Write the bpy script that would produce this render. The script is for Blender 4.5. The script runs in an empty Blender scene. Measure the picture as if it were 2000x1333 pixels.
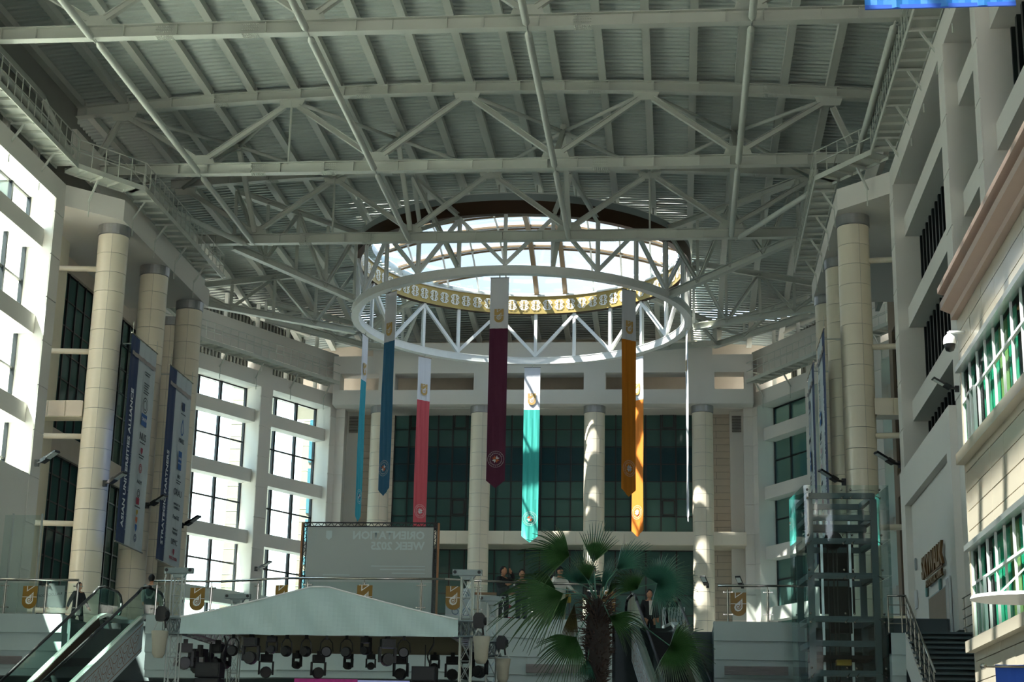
import bpy, bmesh, math, random
from mathutils import Vector, Matrix, Quaternion
C = bpy.context; col = C.scene.collection; PI = math.pi; R = math.radians
random.seed(7)
# ---------------------------------------------------------------- camera
F, PITCH, YAW, ROLL = 3243.9, .2625, .1017, .0201
EYE = Vector((0, 0, 1.6))
fw = Vector((-math.sin(YAW)*math.cos(PITCH), math.cos(YAW)*math.cos(PITCH), math.sin(PITCH)))
r0 = Vector((math.cos(YAW), math.sin(YAW), 0)); u0 = r0.cross(fw)
rt = r0*math.cos(ROLL)+u0*math.sin(ROLL); up = -r0*math.sin(ROLL)+u0*math.cos(ROLL)
cam = bpy.data.objects.new('camera', bpy.data.cameras.new('camera')); col.objects.link(cam)
m3 = Matrix((rt, up, -fw)).transposed()
cam.matrix_world = Matrix.Translation(EYE) @ m3.to_4x4()
cam.data.sensor_width = 36; cam.data.lens = F/2000*36; cam.data.clip_end = 1000
C.scene.camera = cam
def ray(x, y): return fw+rt*((x-1000)/F)+up*((666.5-y)/F)
def atZ(x, y, z): d = ray(x, y); return EYE+d*((z-1.6)/d.z)
def atY(x, y, Y): d = ray(x, y); return EYE+d*(Y/d.y)
def atX(x, y, X): d = ray(x, y); return EYE+d*(X/d.x)
# ---------------------------------------------------------------- world, sun, exposure
sc = C.scene
sc.view_settings.view_transform = 'Standard'; sc.view_settings.look = 'None'
sc.view_settings.gamma = 1; sc.view_settings.use_curve_mapping = False
sc.view_settings.exposure = 0.55
w = bpy.data.worlds.new('sky'); sc.world = w; w.use_nodes = True; nt = w.node_tree
for n in list(nt.nodes): nt.nodes.remove(n)
wo = nt.nodes.new('ShaderNodeOutputWorld'); bg = nt.nodes.new('ShaderNodeBackground')
tc = nt.nodes.new('ShaderNodeTexCoord'); sep = nt.nodes.new('ShaderNodeSeparateXYZ')
cr = nt.nodes.new('ShaderNodeValToRGB'); nz = nt.nodes.new('ShaderNodeTexNoise'); mx = nt.nodes.new('ShaderNodeMixRGB')
cr.color_ramp.elements[0].position = 0.0; cr.color_ramp.elements[0].color = (1, 1, 1, 1)
cr.color_ramp.elements[1].position = 0.45; cr.color_ramp.elements[1].color = (.42, .68, .98, 1)
nz.inputs['Scale'].default_value = 4.0; nz.inputs['Detail'].default_value = 5
cr2 = nt.nodes.new('ShaderNodeValToRGB'); cr2.color_ramp.elements[0].position = .55; cr2.color_ramp.elements[1].position = .8
mx.inputs[2].default_value = (1, 1, 1, 1)
SKY = 4.5
nt.links.new(tc.outputs['Generated'], sep.inputs[0]); nt.links.new(sep.outputs[2], cr.inputs[0])
nt.links.new(tc.outputs['Generated'], nz.inputs['Vector']); nt.links.new(nz.outputs[0], cr2.inputs[0])
nt.links.new(cr2.outputs[0], mx.inputs[0]); nt.links.new(cr.outputs[0], mx.inputs[1])
nt.links.new(mx.outputs[0], bg.inputs[0]); nt.links.new(bg.outputs[0], wo.inputs[0]); bg.inputs[1].default_value = SKY
sun = bpy.data.objects.new('sun', bpy.data.lights.new('sun', 'SUN')); col.objects.link(sun)
sun.data.energy = 54.0; sun.data.angle = R(.6); sun.data.color = (1, .95, .86)
sun.rotation_euler = Vector((.47, .33, -1)).to_track_quat('-Z', 'Y').to_euler()
cy = sc.cycles
cy.max_bounces = 7; cy.diffuse_bounces = 4; cy.glossy_bounces = 2; cy.transmission_bounces = 3; cy.transparent_max_bounces = 14
cy.caustics_reflective = False; cy.caustics_refractive = False; cy.use_denoising = True; cy.sample_clamp_indirect = 6
# ---------------------------------------------------------------- materials
M = {}
def hexc(h):
    v = [int(h[i:i+2], 16)/255 for i in (0, 2, 4)]
    return tuple(((c/12.92) if c <= .04045 else ((c+.055)/1.055)**2.4) for c in v)+(1,)
def mat(name, h, rough=.6, metal=0, noise=.05, scale=3, bump=0, emit=0, spec=.5):
    m = bpy.data.materials.new(name); m.use_nodes = True; t = m.node_tree; b = t.nodes['Principled BSDF']
    b.inputs['Roughness'].default_value = rough; b.inputs['Metallic'].default_value = metal
    b.inputs['Specular IOR Level'].default_value = spec
    c = hexc(h) if isinstance(h, str) else h
    g = t.nodes.new('ShaderNodeTexCoord'); n = t.nodes.new('ShaderNodeTexNoise'); n.inputs['Scale'].default_value = scale
    n.inputs['Detail'].default_value = 3
    x = t.nodes.new('ShaderNodeMixRGB'); x.inputs[1].default_value = tuple(v*(1-noise) for v in c[:3])+(1,)
    x.inputs[2].default_value = tuple(min(1, v*(1+noise)) for v in c[:3])+(1,)
    t.links.new(g.outputs['Object'], n.inputs['Vector']); t.links.new(n.outputs[0], x.inputs[0]); t.links.new(x.outputs[0], b.inputs['Base Color'])
    if bump:
        bn = t.nodes.new('ShaderNodeBump'); bn.inputs['Strength'].default_value = bump
        t.links.new(n.outputs[0], bn.inputs['Height']); t.links.new(bn.outputs[0], b.inputs['Normal'])
    if emit:
        t.links.new(x.outputs[0], b.inputs['Emission Color']); b.inputs['Emission Strength'].default_value = emit
    M[name] = m; return m
def glass(name, tint, rough=.02, opac=.0, base='0c2022', ior=1.5):
    m = bpy.data.materials.new(name); m.use_nodes = True; t = m.node_tree
    for n in list(t.nodes): t.nodes.remove(n)
    o = t.nodes.new('ShaderNodeOutputMaterial'); tr = t.nodes.new('ShaderNodeBsdfTransparent'); tr.inputs[0].default_value = tint+(1,)
    gl = t.nodes.new('ShaderNodeBsdfGlossy'); gl.inputs['Roughness'].default_value = rough; gl.inputs[0].default_value = (.9, .95, .95, 1)
    fr = t.nodes.new('ShaderNodeFresnel'); fr.inputs[0].default_value = 1.5
    mi = t.nodes.new('ShaderNodeMixShader')
    last = tr.outputs[0]
    if opac:
        d = t.nodes.new('ShaderNodeBsdfDiffuse'); d.inputs[0].default_value = hexc(base); m2 = t.nodes.new('ShaderNodeMixShader')
        m2.inputs[0].default_value = opac; t.links.new(tr.outputs[0], m2.inputs[1]); t.links.new(d.outputs[0], m2.inputs[2]); last = m2.outputs[0]
    ge = t.nodes.new('ShaderNodeNewGeometry'); ma = t.nodes.new('ShaderNodeMath'); ma.operation = 'MULTIPLY_ADD'
    ma.inputs[1].default_value = 1/ior-ior; ma.inputs[2].default_value = ior; t.links.new(ge.outputs['Backfacing'], ma.inputs[0]); t.links.new(ma.outputs[0], fr.inputs[0])
    t.links.new(fr.outputs[0], mi.inputs[0]); t.links.new(last, mi.inputs[1]); t.links.new(gl.outputs[0], mi.inputs[2]); t.links.new(mi.outputs[0], o.inputs[0])
    M[name] = m; return m
mat('white_wall', 'e4e0d8', .75, scale=.6, noise=.03, bump=.03)
mat('joint', '6f6c66', .8)
mat('steel_paint', 'c6c9bf', .45, scale=1.2, noise=.05)
mat('deck', 'b8c0b9', .5, metal=.1, scale=.8, noise=.06)
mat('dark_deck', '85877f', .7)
mat('cream', 'e8dec9', .3, scale=.5, noise=.03)
mat('cream_wall', 'e6dfc8', .6)
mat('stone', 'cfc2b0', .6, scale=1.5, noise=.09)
mat('cap_metal', 'a9aaab', .35, metal=.8, noise=.1)
mat('black_frame', '15181a', .35)
mat('brown_frame', '4d4034', .5)
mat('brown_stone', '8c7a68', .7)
mat('chrome', 'b5b0a8', .25, metal=1)
mat('alu', 'c5ccca', .3, metal=.85, noise=.12)
mat('alu_dark', '7f8b8a', .45, metal=.5)
mat('gold', 'b09a5a', .4, metal=.2, noise=.06)
mat('gold_print', '8f6a1d', .45, noise=.05)
mat('brown_metal', '4a3424', .4, metal=.4)
mat('rib_brown', '8d7658', .45)
mat('white_paint', 'f2f2ee', .4)
mat('arab_white', 'f4f4ee', .5)
mat('floor', '8c8f8c', .3, scale=.3)
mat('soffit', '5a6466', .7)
mat('fascia', 'b9c8c6', .6, scale=.4, noise=.03)
mat('grille', '8b8584', .6)
mat('black', '0d0e10', .45, noise=.2)
mat('black_soft', '1a1b1e', .8)
mat('rubber', '131516', .4)
mat('elev_steel', '4c6265', .45)
mat('canopy', 'b9cfca', .55, scale=2, noise=.05, bump=.25)
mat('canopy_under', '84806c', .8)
mat('canvas', 'b0ab98', .85, bump=.2, scale=15)
mat('screen', 'b4bab6', .8, scale=.4, noise=.03)
mat('screen_print', 'c6d2d1', .8)
mat('wood_edge', 'a3704a', .6)
mat('tile_clad', 'cfc6b2', .18, scale=.5, noise=.03)
mat('pink_stone', 'c4aa9b', .5)
mat('stair', '59686a', .6, noise=.1)
mat('bronze', '7d5f3c', .35, metal=.6)
mat('red_box', '8c1f35', .4)
mat('white_plastic', 'e9ebeb', .3)
mat('curtain_green', '2a8f74', .8, scale=8, noise=.25)
mat('curtain_gold', '9b8a55', .8, scale=8, noise=.25)
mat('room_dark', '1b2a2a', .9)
mat('room_pale', '6f8f88', .8)
mat('cab_pale', 'c3d8d2', .6)
mat('ext_cream', '6b6552', .7, scale=.6)
mat('ext_white', 'f4f4f0', .7)
mat('ext_teal', '27505a', .2, noise=.15)
mat('ground', 'b5b2aa', .9)
mat('skin', 'b98869', .55); mat('hair', '15110f', .6)
mat('trunk', '241c17', .9, bump=.5, scale=20, noise=.4)
mat('fibre', '3a291f', .9, noise=.3)
mat('leaf', '34552b', .38, scale=2.2, noise=.3, spec=.5)
mat('leaf_teal', '3c6b58', .38, scale=2.2, noise=.22, spec=.5)
mat('leaf_dry', '4f4a26', .6, noise=.3)
mat('panel_gray', '9fa9a9', .5)
mat('arabesque', '9a6a55', .6)
mat('lilac', 'aab4e8', .5, emit=.25)
mat('magenta', 'b03a85', .5, scale=9, noise=.4, emit=.15)
mat('blue_cloth', '2b78c4', .5, scale=1.2, noise=.15, bump=.1); mat('blue_flag', '2458c0', .7)
for n_, h_ in {'c_white': 'e4e4ea', 'c_purple': '5c1c3d', 'c_cyan': '2fa0b4', 'c_blue': '35749a', 'c_red': 'd0565f', 'c_teal': '3fbcae', 'c_orange': 'd98218', 'c_peach': 'f08a2c', 'c_print': 'c8a465', 'c_navy': '2d3f66', 'c_pale': 'c3ccd0', 'c_bluegray': '8fa0b5', 'c_taupe': 'a39a98', 'c_redprint': 'a03048', 'c_yellow': 'd2a93a', 'c_orangeprint': 'd06a3a', 'ink': '39434c', 'ink_blue': '2a5fa0', 'ink_white': 'e6e9ee', 'seal': 'e8e0e0'}.items():
    mat(n_, h_, .75, noise=.03, scale=1.5)
for n_, h_ in {'t_black': '17181c', 't_gray': '63686f', 't_white': 'd8d6ce', 't_khaki': 'a89d80', 't_denim': '2f3a48', 't_teal': '3c5c60', 't_plaid': '8a8f88', 'shoe': '101010', 'tote_yellow': 'a8851c', 'lamp_glass': 'a9b3b0', 'green_case': '14594a', 'sign_green': '7fa39a'}.items():
    mat(n_, h_, .8, noise=.08, scale=6)
glass('win_glass', (.9, .97, .95)); glass('teal_glass', (.42, .55, .54), opac=.6, base='5d827b', ior=1.25); glass('spandrel_glass', (.3, .42, .45), opac=.75, base='37545a', ior=1.25); glass('sky_glass', (.2, .21, .215))
glass('green_glass', (.62, .82, .75), opac=.06); glass('curtain_glass', (.55, .9, .8), ior=1.05); glass('rail_glass', (.84, .93, .91), opac=.07, base='c8dcd8', ior=1.02); glass('elev_glass', (.70, .80, .79)); glass('pipe_glass', (.9, .97, .95))
# ---------------------------------------------------------------- mesh helpers
class MB:
    def __init__(s): s.v = []; s.f = []
    def add(s, vs, fs):
        o = len(s.v); s.v += [tuple(v) for v in vs]; s.f += [tuple(i+o for i in f) for f in fs]; return s
    def box(s, x0, x1, y0, y1, z0, z1):
        return s.add([(x0,y0,z0),(x1,y0,z0),(x1,y1,z0),(x0,y1,z0),(x0,y0,z1),(x1,y0,z1),(x1,y1,z1),(x0,y1,z1)],
                     [(0,3,2,1),(4,5,6,7),(0,1,5,4),(1,2,6,5),(2,3,7,6),(3,0,4,7)])
    def beam(s, a, b, w, h, upv=(0,0,1)):
        a = Vector(a); b = Vector(b); d = (b-a).normalized(); u = Vector(upv)
        if abs(d.dot(u)) > .97: u = Vector((0, 1, 0))
        x = d.cross(u).normalized(); y = x.cross(d)
        vs = [p+x*(sx*w/2)+y*(sy*h/2) for p in (a, b) for sx, sy in ((-1,-1),(1,-1),(1,1),(-1,1))]
        return s.add(vs, [(0,1,2,3),(7,6,5,4),(0,4,5,1),(1,5,6,2),(2,6,7,3),(3,7,4,0)])
    def ibeam(s, a, b, w, h, t=.03, upv=(0,0,1)):
        a = Vector(a); b = Vector(b); d = (b-a).normalized(); u = Vector(upv)
        if abs(d.dot(u)) > .97: u = Vector((0, 1, 0))
        x = d.cross(u).normalized(); y = x.cross(d)
        s.beam(a+y*(h/2-t/2), b+y*(h/2-t/2), w, t, upv); s.beam(a-y*(h/2-t/2), b-y*(h/2-t/2), w, t, upv)
        return s.beam(a, b, t, h-2*t, upv)
    def tube(s, a, b, r, n=8, r2=None, cap=True):
        a = Vector(a); b = Vector(b); d = (b-a).normalized(); u = Vector((0,0,1)) if abs(d.z) < .95 else Vector((1,0,0))
        x = d.cross(u).normalized(); y = x.cross(d); r2 = r if r2 is None else r2
        vs = [a+(x*math.cos(2*PI*i/n)+y*math.sin(2*PI*i/n))*r for i in range(n)]+[b+(x*math.cos(2*PI*i/n)+y*math.sin(2*PI*i/n))*r2 for i in range(n)]
        fs = [(i, (i+1) % n, n+(i+1) % n, n+i) for i in range(n)]
        if cap: fs += [tuple(range(n-1, -1, -1)), tuple(range(n, 2*n))]
        return s.add(vs, fs)
    def path(s, pts, r, n=6):
        for i in range(len(pts)-1): s.tube(pts[i], pts[i+1], r, n)
        return s
    def prism(s, poly, o, ux, uy, depth):
        o = Vector(o); ux = Vector(ux); uy = Vector(uy); nn = ux.cross(uy).normalized()*depth; k = len(poly)
        vs = [o+ux*p[0]+uy*p[1] for p in poly]; vs += [v+nn for v in vs]
        return s.add(vs, [tuple(range(k-1, -1, -1)), tuple(range(k, 2*k))]+[(i, (i+1) % k, k+(i+1) % k, k+i) for i in range(k)])
    def lathe(s, prof, c=(0,0,0), n=16, a0=0, a1=2*PI):
        c = Vector(c); full = abs(a1-a0-2*PI) < 1e-4; m = n if full else n+1
        vs = [c+Vector((r*math.cos(a0+(a1-a0)*i/n), r*math.sin(a0+(a1-a0)*i/n), z)) for r, z in prof for i in range(m)]
        fs = []
        for j in range(len(prof)-1):
            for i in range(n):
                i2 = (i+1) % m; fs.append((j*m+i, j*m+i2, (j+1)*m+i2, (j+1)*m+i))
        return s.add(vs, fs)
    def ball(s, c, r, n=10, sz=1, sx=1, sy=1):
        c = Vector(c); k = n//2
        vs = [c+Vector((math.sin(PI*j/k)*math.cos(2*PI*i/n)*r*sx, math.sin(PI*j/k)*math.sin(2*PI*i/n)*r*sy, math.cos(PI*j/k)*r*sz)) for j in range(k+1) for i in range(n)]
        return s.add(vs, [(j*n+i, j*n+(i+1) % n, (j+1)*n+(i+1) % n, (j+1)*n+i) for j in range(k) for i in range(n)])
    def mesh(s, name, m, smooth=False):
        me = bpy.data.meshes.new(name); me.from_pydata([tuple(v) for v in s.v], [], s.f); me.materials.append(M[m] if isinstance(m, str) else m)
        if smooth: me.shade_smooth()
        me.update(); return me
def link(name, me, parent=None, loc=None, rz=None):
    o = bpy.data.objects.new(name, me); col.objects.link(o)
    if parent is not None: o.parent = parent
    if loc is not None: o.location = loc
    if rz is not None: o.rotation_euler = (0, 0, rz)
    return o
def ob(name, mb, m, parent=None, smooth=False, label=None, kind=None):
    o = link(name, mb.mesh(name, m, smooth), parent)
    if label: o['label'] = label
    if kind: o['kind'] = kind
    return o
def tag(o, label, cat, group=None):
    o['label'] = label; o['category'] = cat
    if group: o['group'] = group
    return o
def thing(name, label, cat, loc=(0,0,0), rz=0, group=None):
    o = bpy.data.objects.new(name, None); col.objects.link(o); o.location = loc; o.rotation_euler = (0, 0, rz); o.empty_display_size = .2
    return tag(o, label, cat, group)
def struct(name, loc=(0,0,0)):
    o = bpy.data.objects.new(name, None); col.objects.link(o); o.location = loc; o['kind'] = 'structure'; return o
def sobj(name, mb, m):
    o = ob(name, mb, m); o['kind'] = 'structure'; return o
def copy_tree(o, loc, rz=None, label=None, group=None):
    def cp(x, par):
        c = x.copy(); col.objects.link(c)
        if par is not None: c.parent = par
        for ch in list(x.children): cp(ch, c)
        return c
    c = cp(o, None); c.location = loc
    if rz is not None: c.rotation_euler = (0, 0, rz)
    if label: c['label'] = label
    if group: c['group'] = group
    return c
def text(s, name, size, m, parent, o, ux, uy, align='CENTER', bold=0, extr=.004):
    """flat lettering as mesh: o = centre, ux = reading direction, uy = up"""
    cu = bpy.data.curves.new(name, 'FONT'); cu.body = s; cu.size = size; cu.align_x = align; cu.align_y = 'CENTER'; cu.offset = bold; cu.extrude = extr; cu.resolution_u = 2
    t = bpy.data.objects.new(name, cu); col.objects.link(t); dg = C.evaluated_depsgraph_get(); me = bpy.data.meshes.new_from_object(t.evaluated_get(dg))
    bpy.data.objects.remove(t); me.materials.clear(); me.materials.append(M[m])
    ux = Vector(ux); uy = Vector(uy); un = ux.cross(uy).normalized()
    me.transform(Matrix.Translation(Vector(o)) @ Matrix(((ux.x, uy.x, un.x, 0), (ux.y, uy.y, un.y, 0), (ux.z, uy.z, un.z, 0), (0, 0, 0, 1))))
    return link(name, me, parent)
def facet(mb, p0, p1, z0, z1, th, holes=()):
    """vertical wall slab from p0 to p1 (front face line); thickness goes to the left of p0->p1; holes (s0,s1,z0,z1)"""
    p0 = Vector((p0[0], p0[1], 0)); p1 = Vector((p1[0], p1[1], 0)); L = (p1-p0).length; d = (p1-p0)/L; n = Vector((-d.y, d.x, 0))*th
    ss = sorted({0, L} | {min(max(v, 0), L) for h in holes for v in h[:2]}); zs = sorted({z0, z1} | {min(max(v, z0), z1) for h in holes for v in h[2:]})
    for i in range(len(ss)-1):
        run = None
        for j in range(len(zs)-1):
            cs = (ss[i]+ss[i+1])/2; cz = (zs[j]+zs[j+1])/2
            solid = not any(h[0] < cs < h[1] and h[2] < cz < h[3] for h in holes)
            if solid and run is None: run = zs[j]
            if (not solid or j == len(zs)-2) and run is not None:
                zt = zs[j+1] if solid else zs[j]
                a = p0+d*ss[i]; b = p0+d*ss[i+1]
                vs = [a, b, b+n, a+n]; mb.add([(v.x, v.y, run) for v in vs]+[(v.x, v.y, zt) for v in vs], [(0,3,2,1),(4,5,6,7),(0,1,5,4),(1,2,6,5),(2,3,7,6),(3,0,4,7)]); run = None
    return mb
def along(p0, p1, s, off=0, z=0):
    p0 = Vector((p0[0], p0[1], 0)); p1 = Vector((p1[0], p1[1], 0)); d = (p1-p0).normalized(); n = Vector((-d.y, d.x, 0))
    v = p0+d*s+n*off; v.z = z; return v
# ================================================================ SETTING
XC = -7.8
def mir(x): return 2*XC-x
ZF, ZL, ZT = 6.6, 23.0, 23.85         # gallery floor, lintel underside, fascia top
BEAMS = [21.0, 17.6, 14.2, 10.8, 7.4]
# floor and outside ground
f = struct('floor'); ob('hall_floor', MB().box(-29, 13, -12, 51.2, -.3, 0), 'floor', f)
ob('rear_floor', MB().box(-29, 13, 51.2, 99, -.3, 0), 'floor', f)
gr = sobj('trim_1', MB().box(-160, 150, -80, 260, -1.3, -.6), 'ground')
# gallery slab with stepped fascia (four lapped boards) and underside
g = struct('trim_2')
EDGE = [(-29, 51.2), (-14.6, 51.25), (-12.2, 50.4), (-7.0, 50.35), (-4.6, 51.3), (3.9, 51.5)]
def slab(mb, pts, yb, z0, z1):
    n = len(pts); poly = [Vector((x, y, 0)) for x, y in pts]+[Vector((pts[-1][0], yb, 0)), Vector((pts[0][0], yb, 0))]
    return mb.prism([(p.x, p.y) for p in poly], (0, 0, z0), (1, 0, 0), (0, 1, 0), z1-z0)
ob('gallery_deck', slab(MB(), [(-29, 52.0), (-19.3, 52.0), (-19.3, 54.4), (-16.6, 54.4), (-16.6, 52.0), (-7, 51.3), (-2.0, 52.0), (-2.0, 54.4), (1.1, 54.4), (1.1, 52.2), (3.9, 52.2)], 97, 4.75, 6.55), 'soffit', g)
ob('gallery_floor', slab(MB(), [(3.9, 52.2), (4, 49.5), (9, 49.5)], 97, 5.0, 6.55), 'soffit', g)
for i in range(4):
    zt = ZF-[0, .56, 1.12, 1.66][i]; zb = ZF-[.58, 1.14, 1.68, 1.9][i]; off = .09*i
    for a, b in ((0, 1), (1, 2), (2, 3), (3, 4), (4, 5)):
        A = Vector((EDGE[a][0], EDGE[a][1]+off, 0)); B = Vector((EDGE[b][0], EDGE[b][1]+off, 0))
        cuts = [(-29, -19.3), (-16.6, -2.0), (1.1, 3.9)]
        for c0, c1 in cuts:
            x0 = max(A.x, c0); x1 = min(B.x, c1)
            if x1-x0 < .05: continue
            t0 = (x0-A.x)/(B.x-A.x); t1 = (x1-A.x)/(B.x-A.x); P = A.lerp(B, t0); Q = A.lerp(B, t1)
            ob('fascia_board', facet(MB(), P, Q, zb, zt, .5), 'fascia', g)
for x0, x1, z in ((-22.5, -20.5, 5.15), (-15.6, -13.6, 5.15), (-4.6, -2.7, 5.1), (1.4, 3.3, 5.12)):
    y = 51.2+.15; o_ = struct('trim_3'); mb = MB().box(x0, x1, y-.16, y-.1, z-.13, z+.13)
    ob('vent_plate', mb, 'grille', o_)
    mb = MB()
    for k in range(6): mb.box(x0+.03, x1-.03, y-.19, y-.16, z-.11+k*.04, z-.09+k*.04)
    s_ = ob('vent_slats', mb, 'grille', o_, kind='stuff')
# lower wall under the gallery
sobj('wall_under_gallery', MB().box(-29, 13, 60, 60.3, 0, 4.75), 'dark_deck')

def panels(par, p0, p1, s0, s1, z0, z1, pitch=1.7, m='white_wall', off=-.035, phase=.55):
    z = z1-phase
    zs = [z1]
    while z > z0: zs.append(z); z -= pitch
    zs.append(z0)
    for a, b in zip(zs[:-1], zs[1:]):
        if a-b < .05: continue
        A = along(p0, p1, s0, off, 0); B = along(p0, p1, s1, off, 0)
        ob('wall_panel', facet(MB(), A, B, b+.018, a-.018, .034), m, par)
wn = [0]
def window_bay(p0, p1, z0, z1, mull, trans, m='win_glass', frame='black_frame', w=.13, d=.1, off=0, vents=(), rows={}):
    """glass line p0->p1, mullions at s, transoms at z; every pane a part"""
    wn[0] += 1; o = struct('window_%d' % wn[0]); L = (Vector(p1[:2])-Vector(p0[:2])).length
    ss = [0]+[s for s in mull if 0 < s < L]+[L]; zs = [z0]+sorted(t for t in trans if z0 < t < z1)+[z1]
    cache = {}
    for i in range(len(ss)-1):
        for j in range(len(zs)-1):
            wdt = ss[i+1]-ss[i]; h = zs[j+1]-zs[j]; k = (round(wdt, 2), round(h, 2), rows.get(j, m))
            if k not in cache: cache[k] = MB().box(0, wdt, -.008, .008, 0, h).mesh('pane', k[2])
            P = along(p0, p1, ss[i], off, zs[j]); dd = Vector(p1[:2])-Vector(p0[:2])
            link('pane', cache[k], o, P, math.atan2(dd.y, dd.x))
    for s in ss: ob('mullion', MB().beam(along(p0, p1, s, off, z0), along(p0, p1, s, off, z1), w, d*1.6, (p1[1]-p0[1], -(p1[0]-p0[0]), 0)), frame, o)
    for z in zs: ob('transom', MB().beam(along(p0, p1, 0, off, z), along(p0, p1, L, off, z), d, w*(.6 if z not in (z0, z1) else 1)), frame, o)
    for i, j in vents:
        a, b = ss[i]+.1, ss[i+1]-.1; c_, e = zs[j]+.1, zs[j+1]-.1; mb = MB()
        for q0, q1 in (((a, c_), (b, c_)), ((a, e), (b, e)), ((a, c_), (a, e)), ((b, c_), (b, e))):
            mb.beam(along(p0, p1, q0[0], off-.07, q0[1]), along(p0, p1, q1[0], off-.07, q1[1]), .07, .07)
        ob('vent_sash', mb, frame, o)
    return o
# ---- side walls (near part)
def near_wall(side):
    nm = 'wall_left' if side < 0 else 'wall_right'; o = struct(nm)
    X = -23.5 if side < 0 else mir(-23.5); sg = 1 if side < 0 else -1
    def line(ya, yb):  # so that outward is to the left of the direction
        return ((X, ya), (X, yb)) if side < 0 else ((X, yb), (X, ya))
    Y0, Y1 = -8, 58.7; L = Y1-Y0; p0, p1 = line(Y0, Y1)
    def S(y): return y-Y0 if side < 0 else Y1-y
    pil = [(57.75, 58.7), (45.9, 46.9), (40.8, 41.5), (34, 35), (28, 29), (22, 23), (16, 17), (8, 9), (-8, -7)]
    holes = []
    for (a0, a1), (b0, b1) in zip(pil[1:], pil[:-1]):
        h = sorted((S(a1), S(b0))); holes.append((h[0], h[1], ZF if side > 0 and a1 < 45 else 12.3, ZL))
    ob('wall_body', facet(MB(), p0, p1, 0, ZT, 1.0, holes), 'white_wall', o)
    for (a0, a1), (b0, b1) in list(zip(pil[1:], pil[:-1])):
        q0, q1 = line(a1, b0)
        for z in BEAMS:
            if (side < 0 or a1 > 45) and z < 12.3: continue
            ob('cross_beam', facet(MB(), along(q0, q1, .0, .33), along(q0, q1, b0-a1, .33), z, z+.72, .75), 'white_wall', o)
        step = (b0-a1)/max(1, round((b0-a1)/1.78)); mull = [step*k for k in range(1, 12)]
        tr = [z+.36 for z in BEAMS]+[z+2.05 for z in BEAMS]
        if b0 > 20 or side < 0:
            window_bay(along(q0, q1, 0, 1.02), along(q0, q1, b0-a1, 1.02), (12.3 if side < 0 or a1 > 45 else ZF), ZL, mull if side < 0 else [.72*k for k in range(1, 16)], tr if side < 0 else [], 'win_glass' if side < 0 else 'teal_glass', w=.13 if side < 0 else .2, d=.1 if side < 0 else .22)
    for a, b in (pil[:1] if side < 0 else pil[:3]):
        s = sorted((S(a), S(b))); panels(o, p0, p1, s[0]+.01, s[1]-.01, 12.4 if side > 0 else ZF, ZL)
    ob('roof_duct', MB().tube((X-.6*sg, 26, 26.8), (X-.6*sg, 57, 26.8), .16, 10).tube((X-.6*sg, 57, 26.8), (X-.1*sg, 58.5, 25.4), .12, 10), 'steel_paint', o, smooth=True)
    for k in range(2): ob('wall_rail', MB().beam((X-1.0*sg, 26, 25.2+k*.9), (X-1.0*sg, 60, 25.2+k*.9), .08, .12), 'steel_paint', o)
    # set back dark wall under the roof and the struts in the open strip
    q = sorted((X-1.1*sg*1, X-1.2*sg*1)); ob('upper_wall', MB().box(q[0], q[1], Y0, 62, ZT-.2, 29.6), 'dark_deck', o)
    for k in range(6): ob('upper_strut', MB().beam((X-.4*sg, 56.5-k*2.9, ZT), (X-.4*sg, 56.5-k*2.9, 25.0), .22, .22), 'white_wall', o)
    return o
wl = near_wall(-1); wr = near_wall(1)
fr_ = struct('wall_front'); ob('wall_body', facet(MB(), (9, -8), (-25, -8), 0, 30, .5, [(.8, 6.2, 3, 29)]), 'white_wall', fr_)
# rooms behind the dark windows of the near right wall
ob('room_back', MB().box(12.4, 12.5, -8, 58.5, 6, 24), 'room_dark', wr); ob('room_slab', MB().box(8.9, 12.4, -8, 58.5, 23.2, 23.5), 'room_dark', wr); ob('room_slab', MB().box(8.9, 12.4, -8, 58.5, 6, 6.2), 'room_dark', wr)
# recessed wall panel (right) around the doorway
XR = mir(-23.5)
mb = facet(MB(), (XR-.22, 57.7), (XR-.22, 46.9), 6.0, 12.3, .22, [(1.0, 10.1, 5.9, 11.05)])
ob('wall_frame', mb, 'white_wall', wr)
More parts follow.
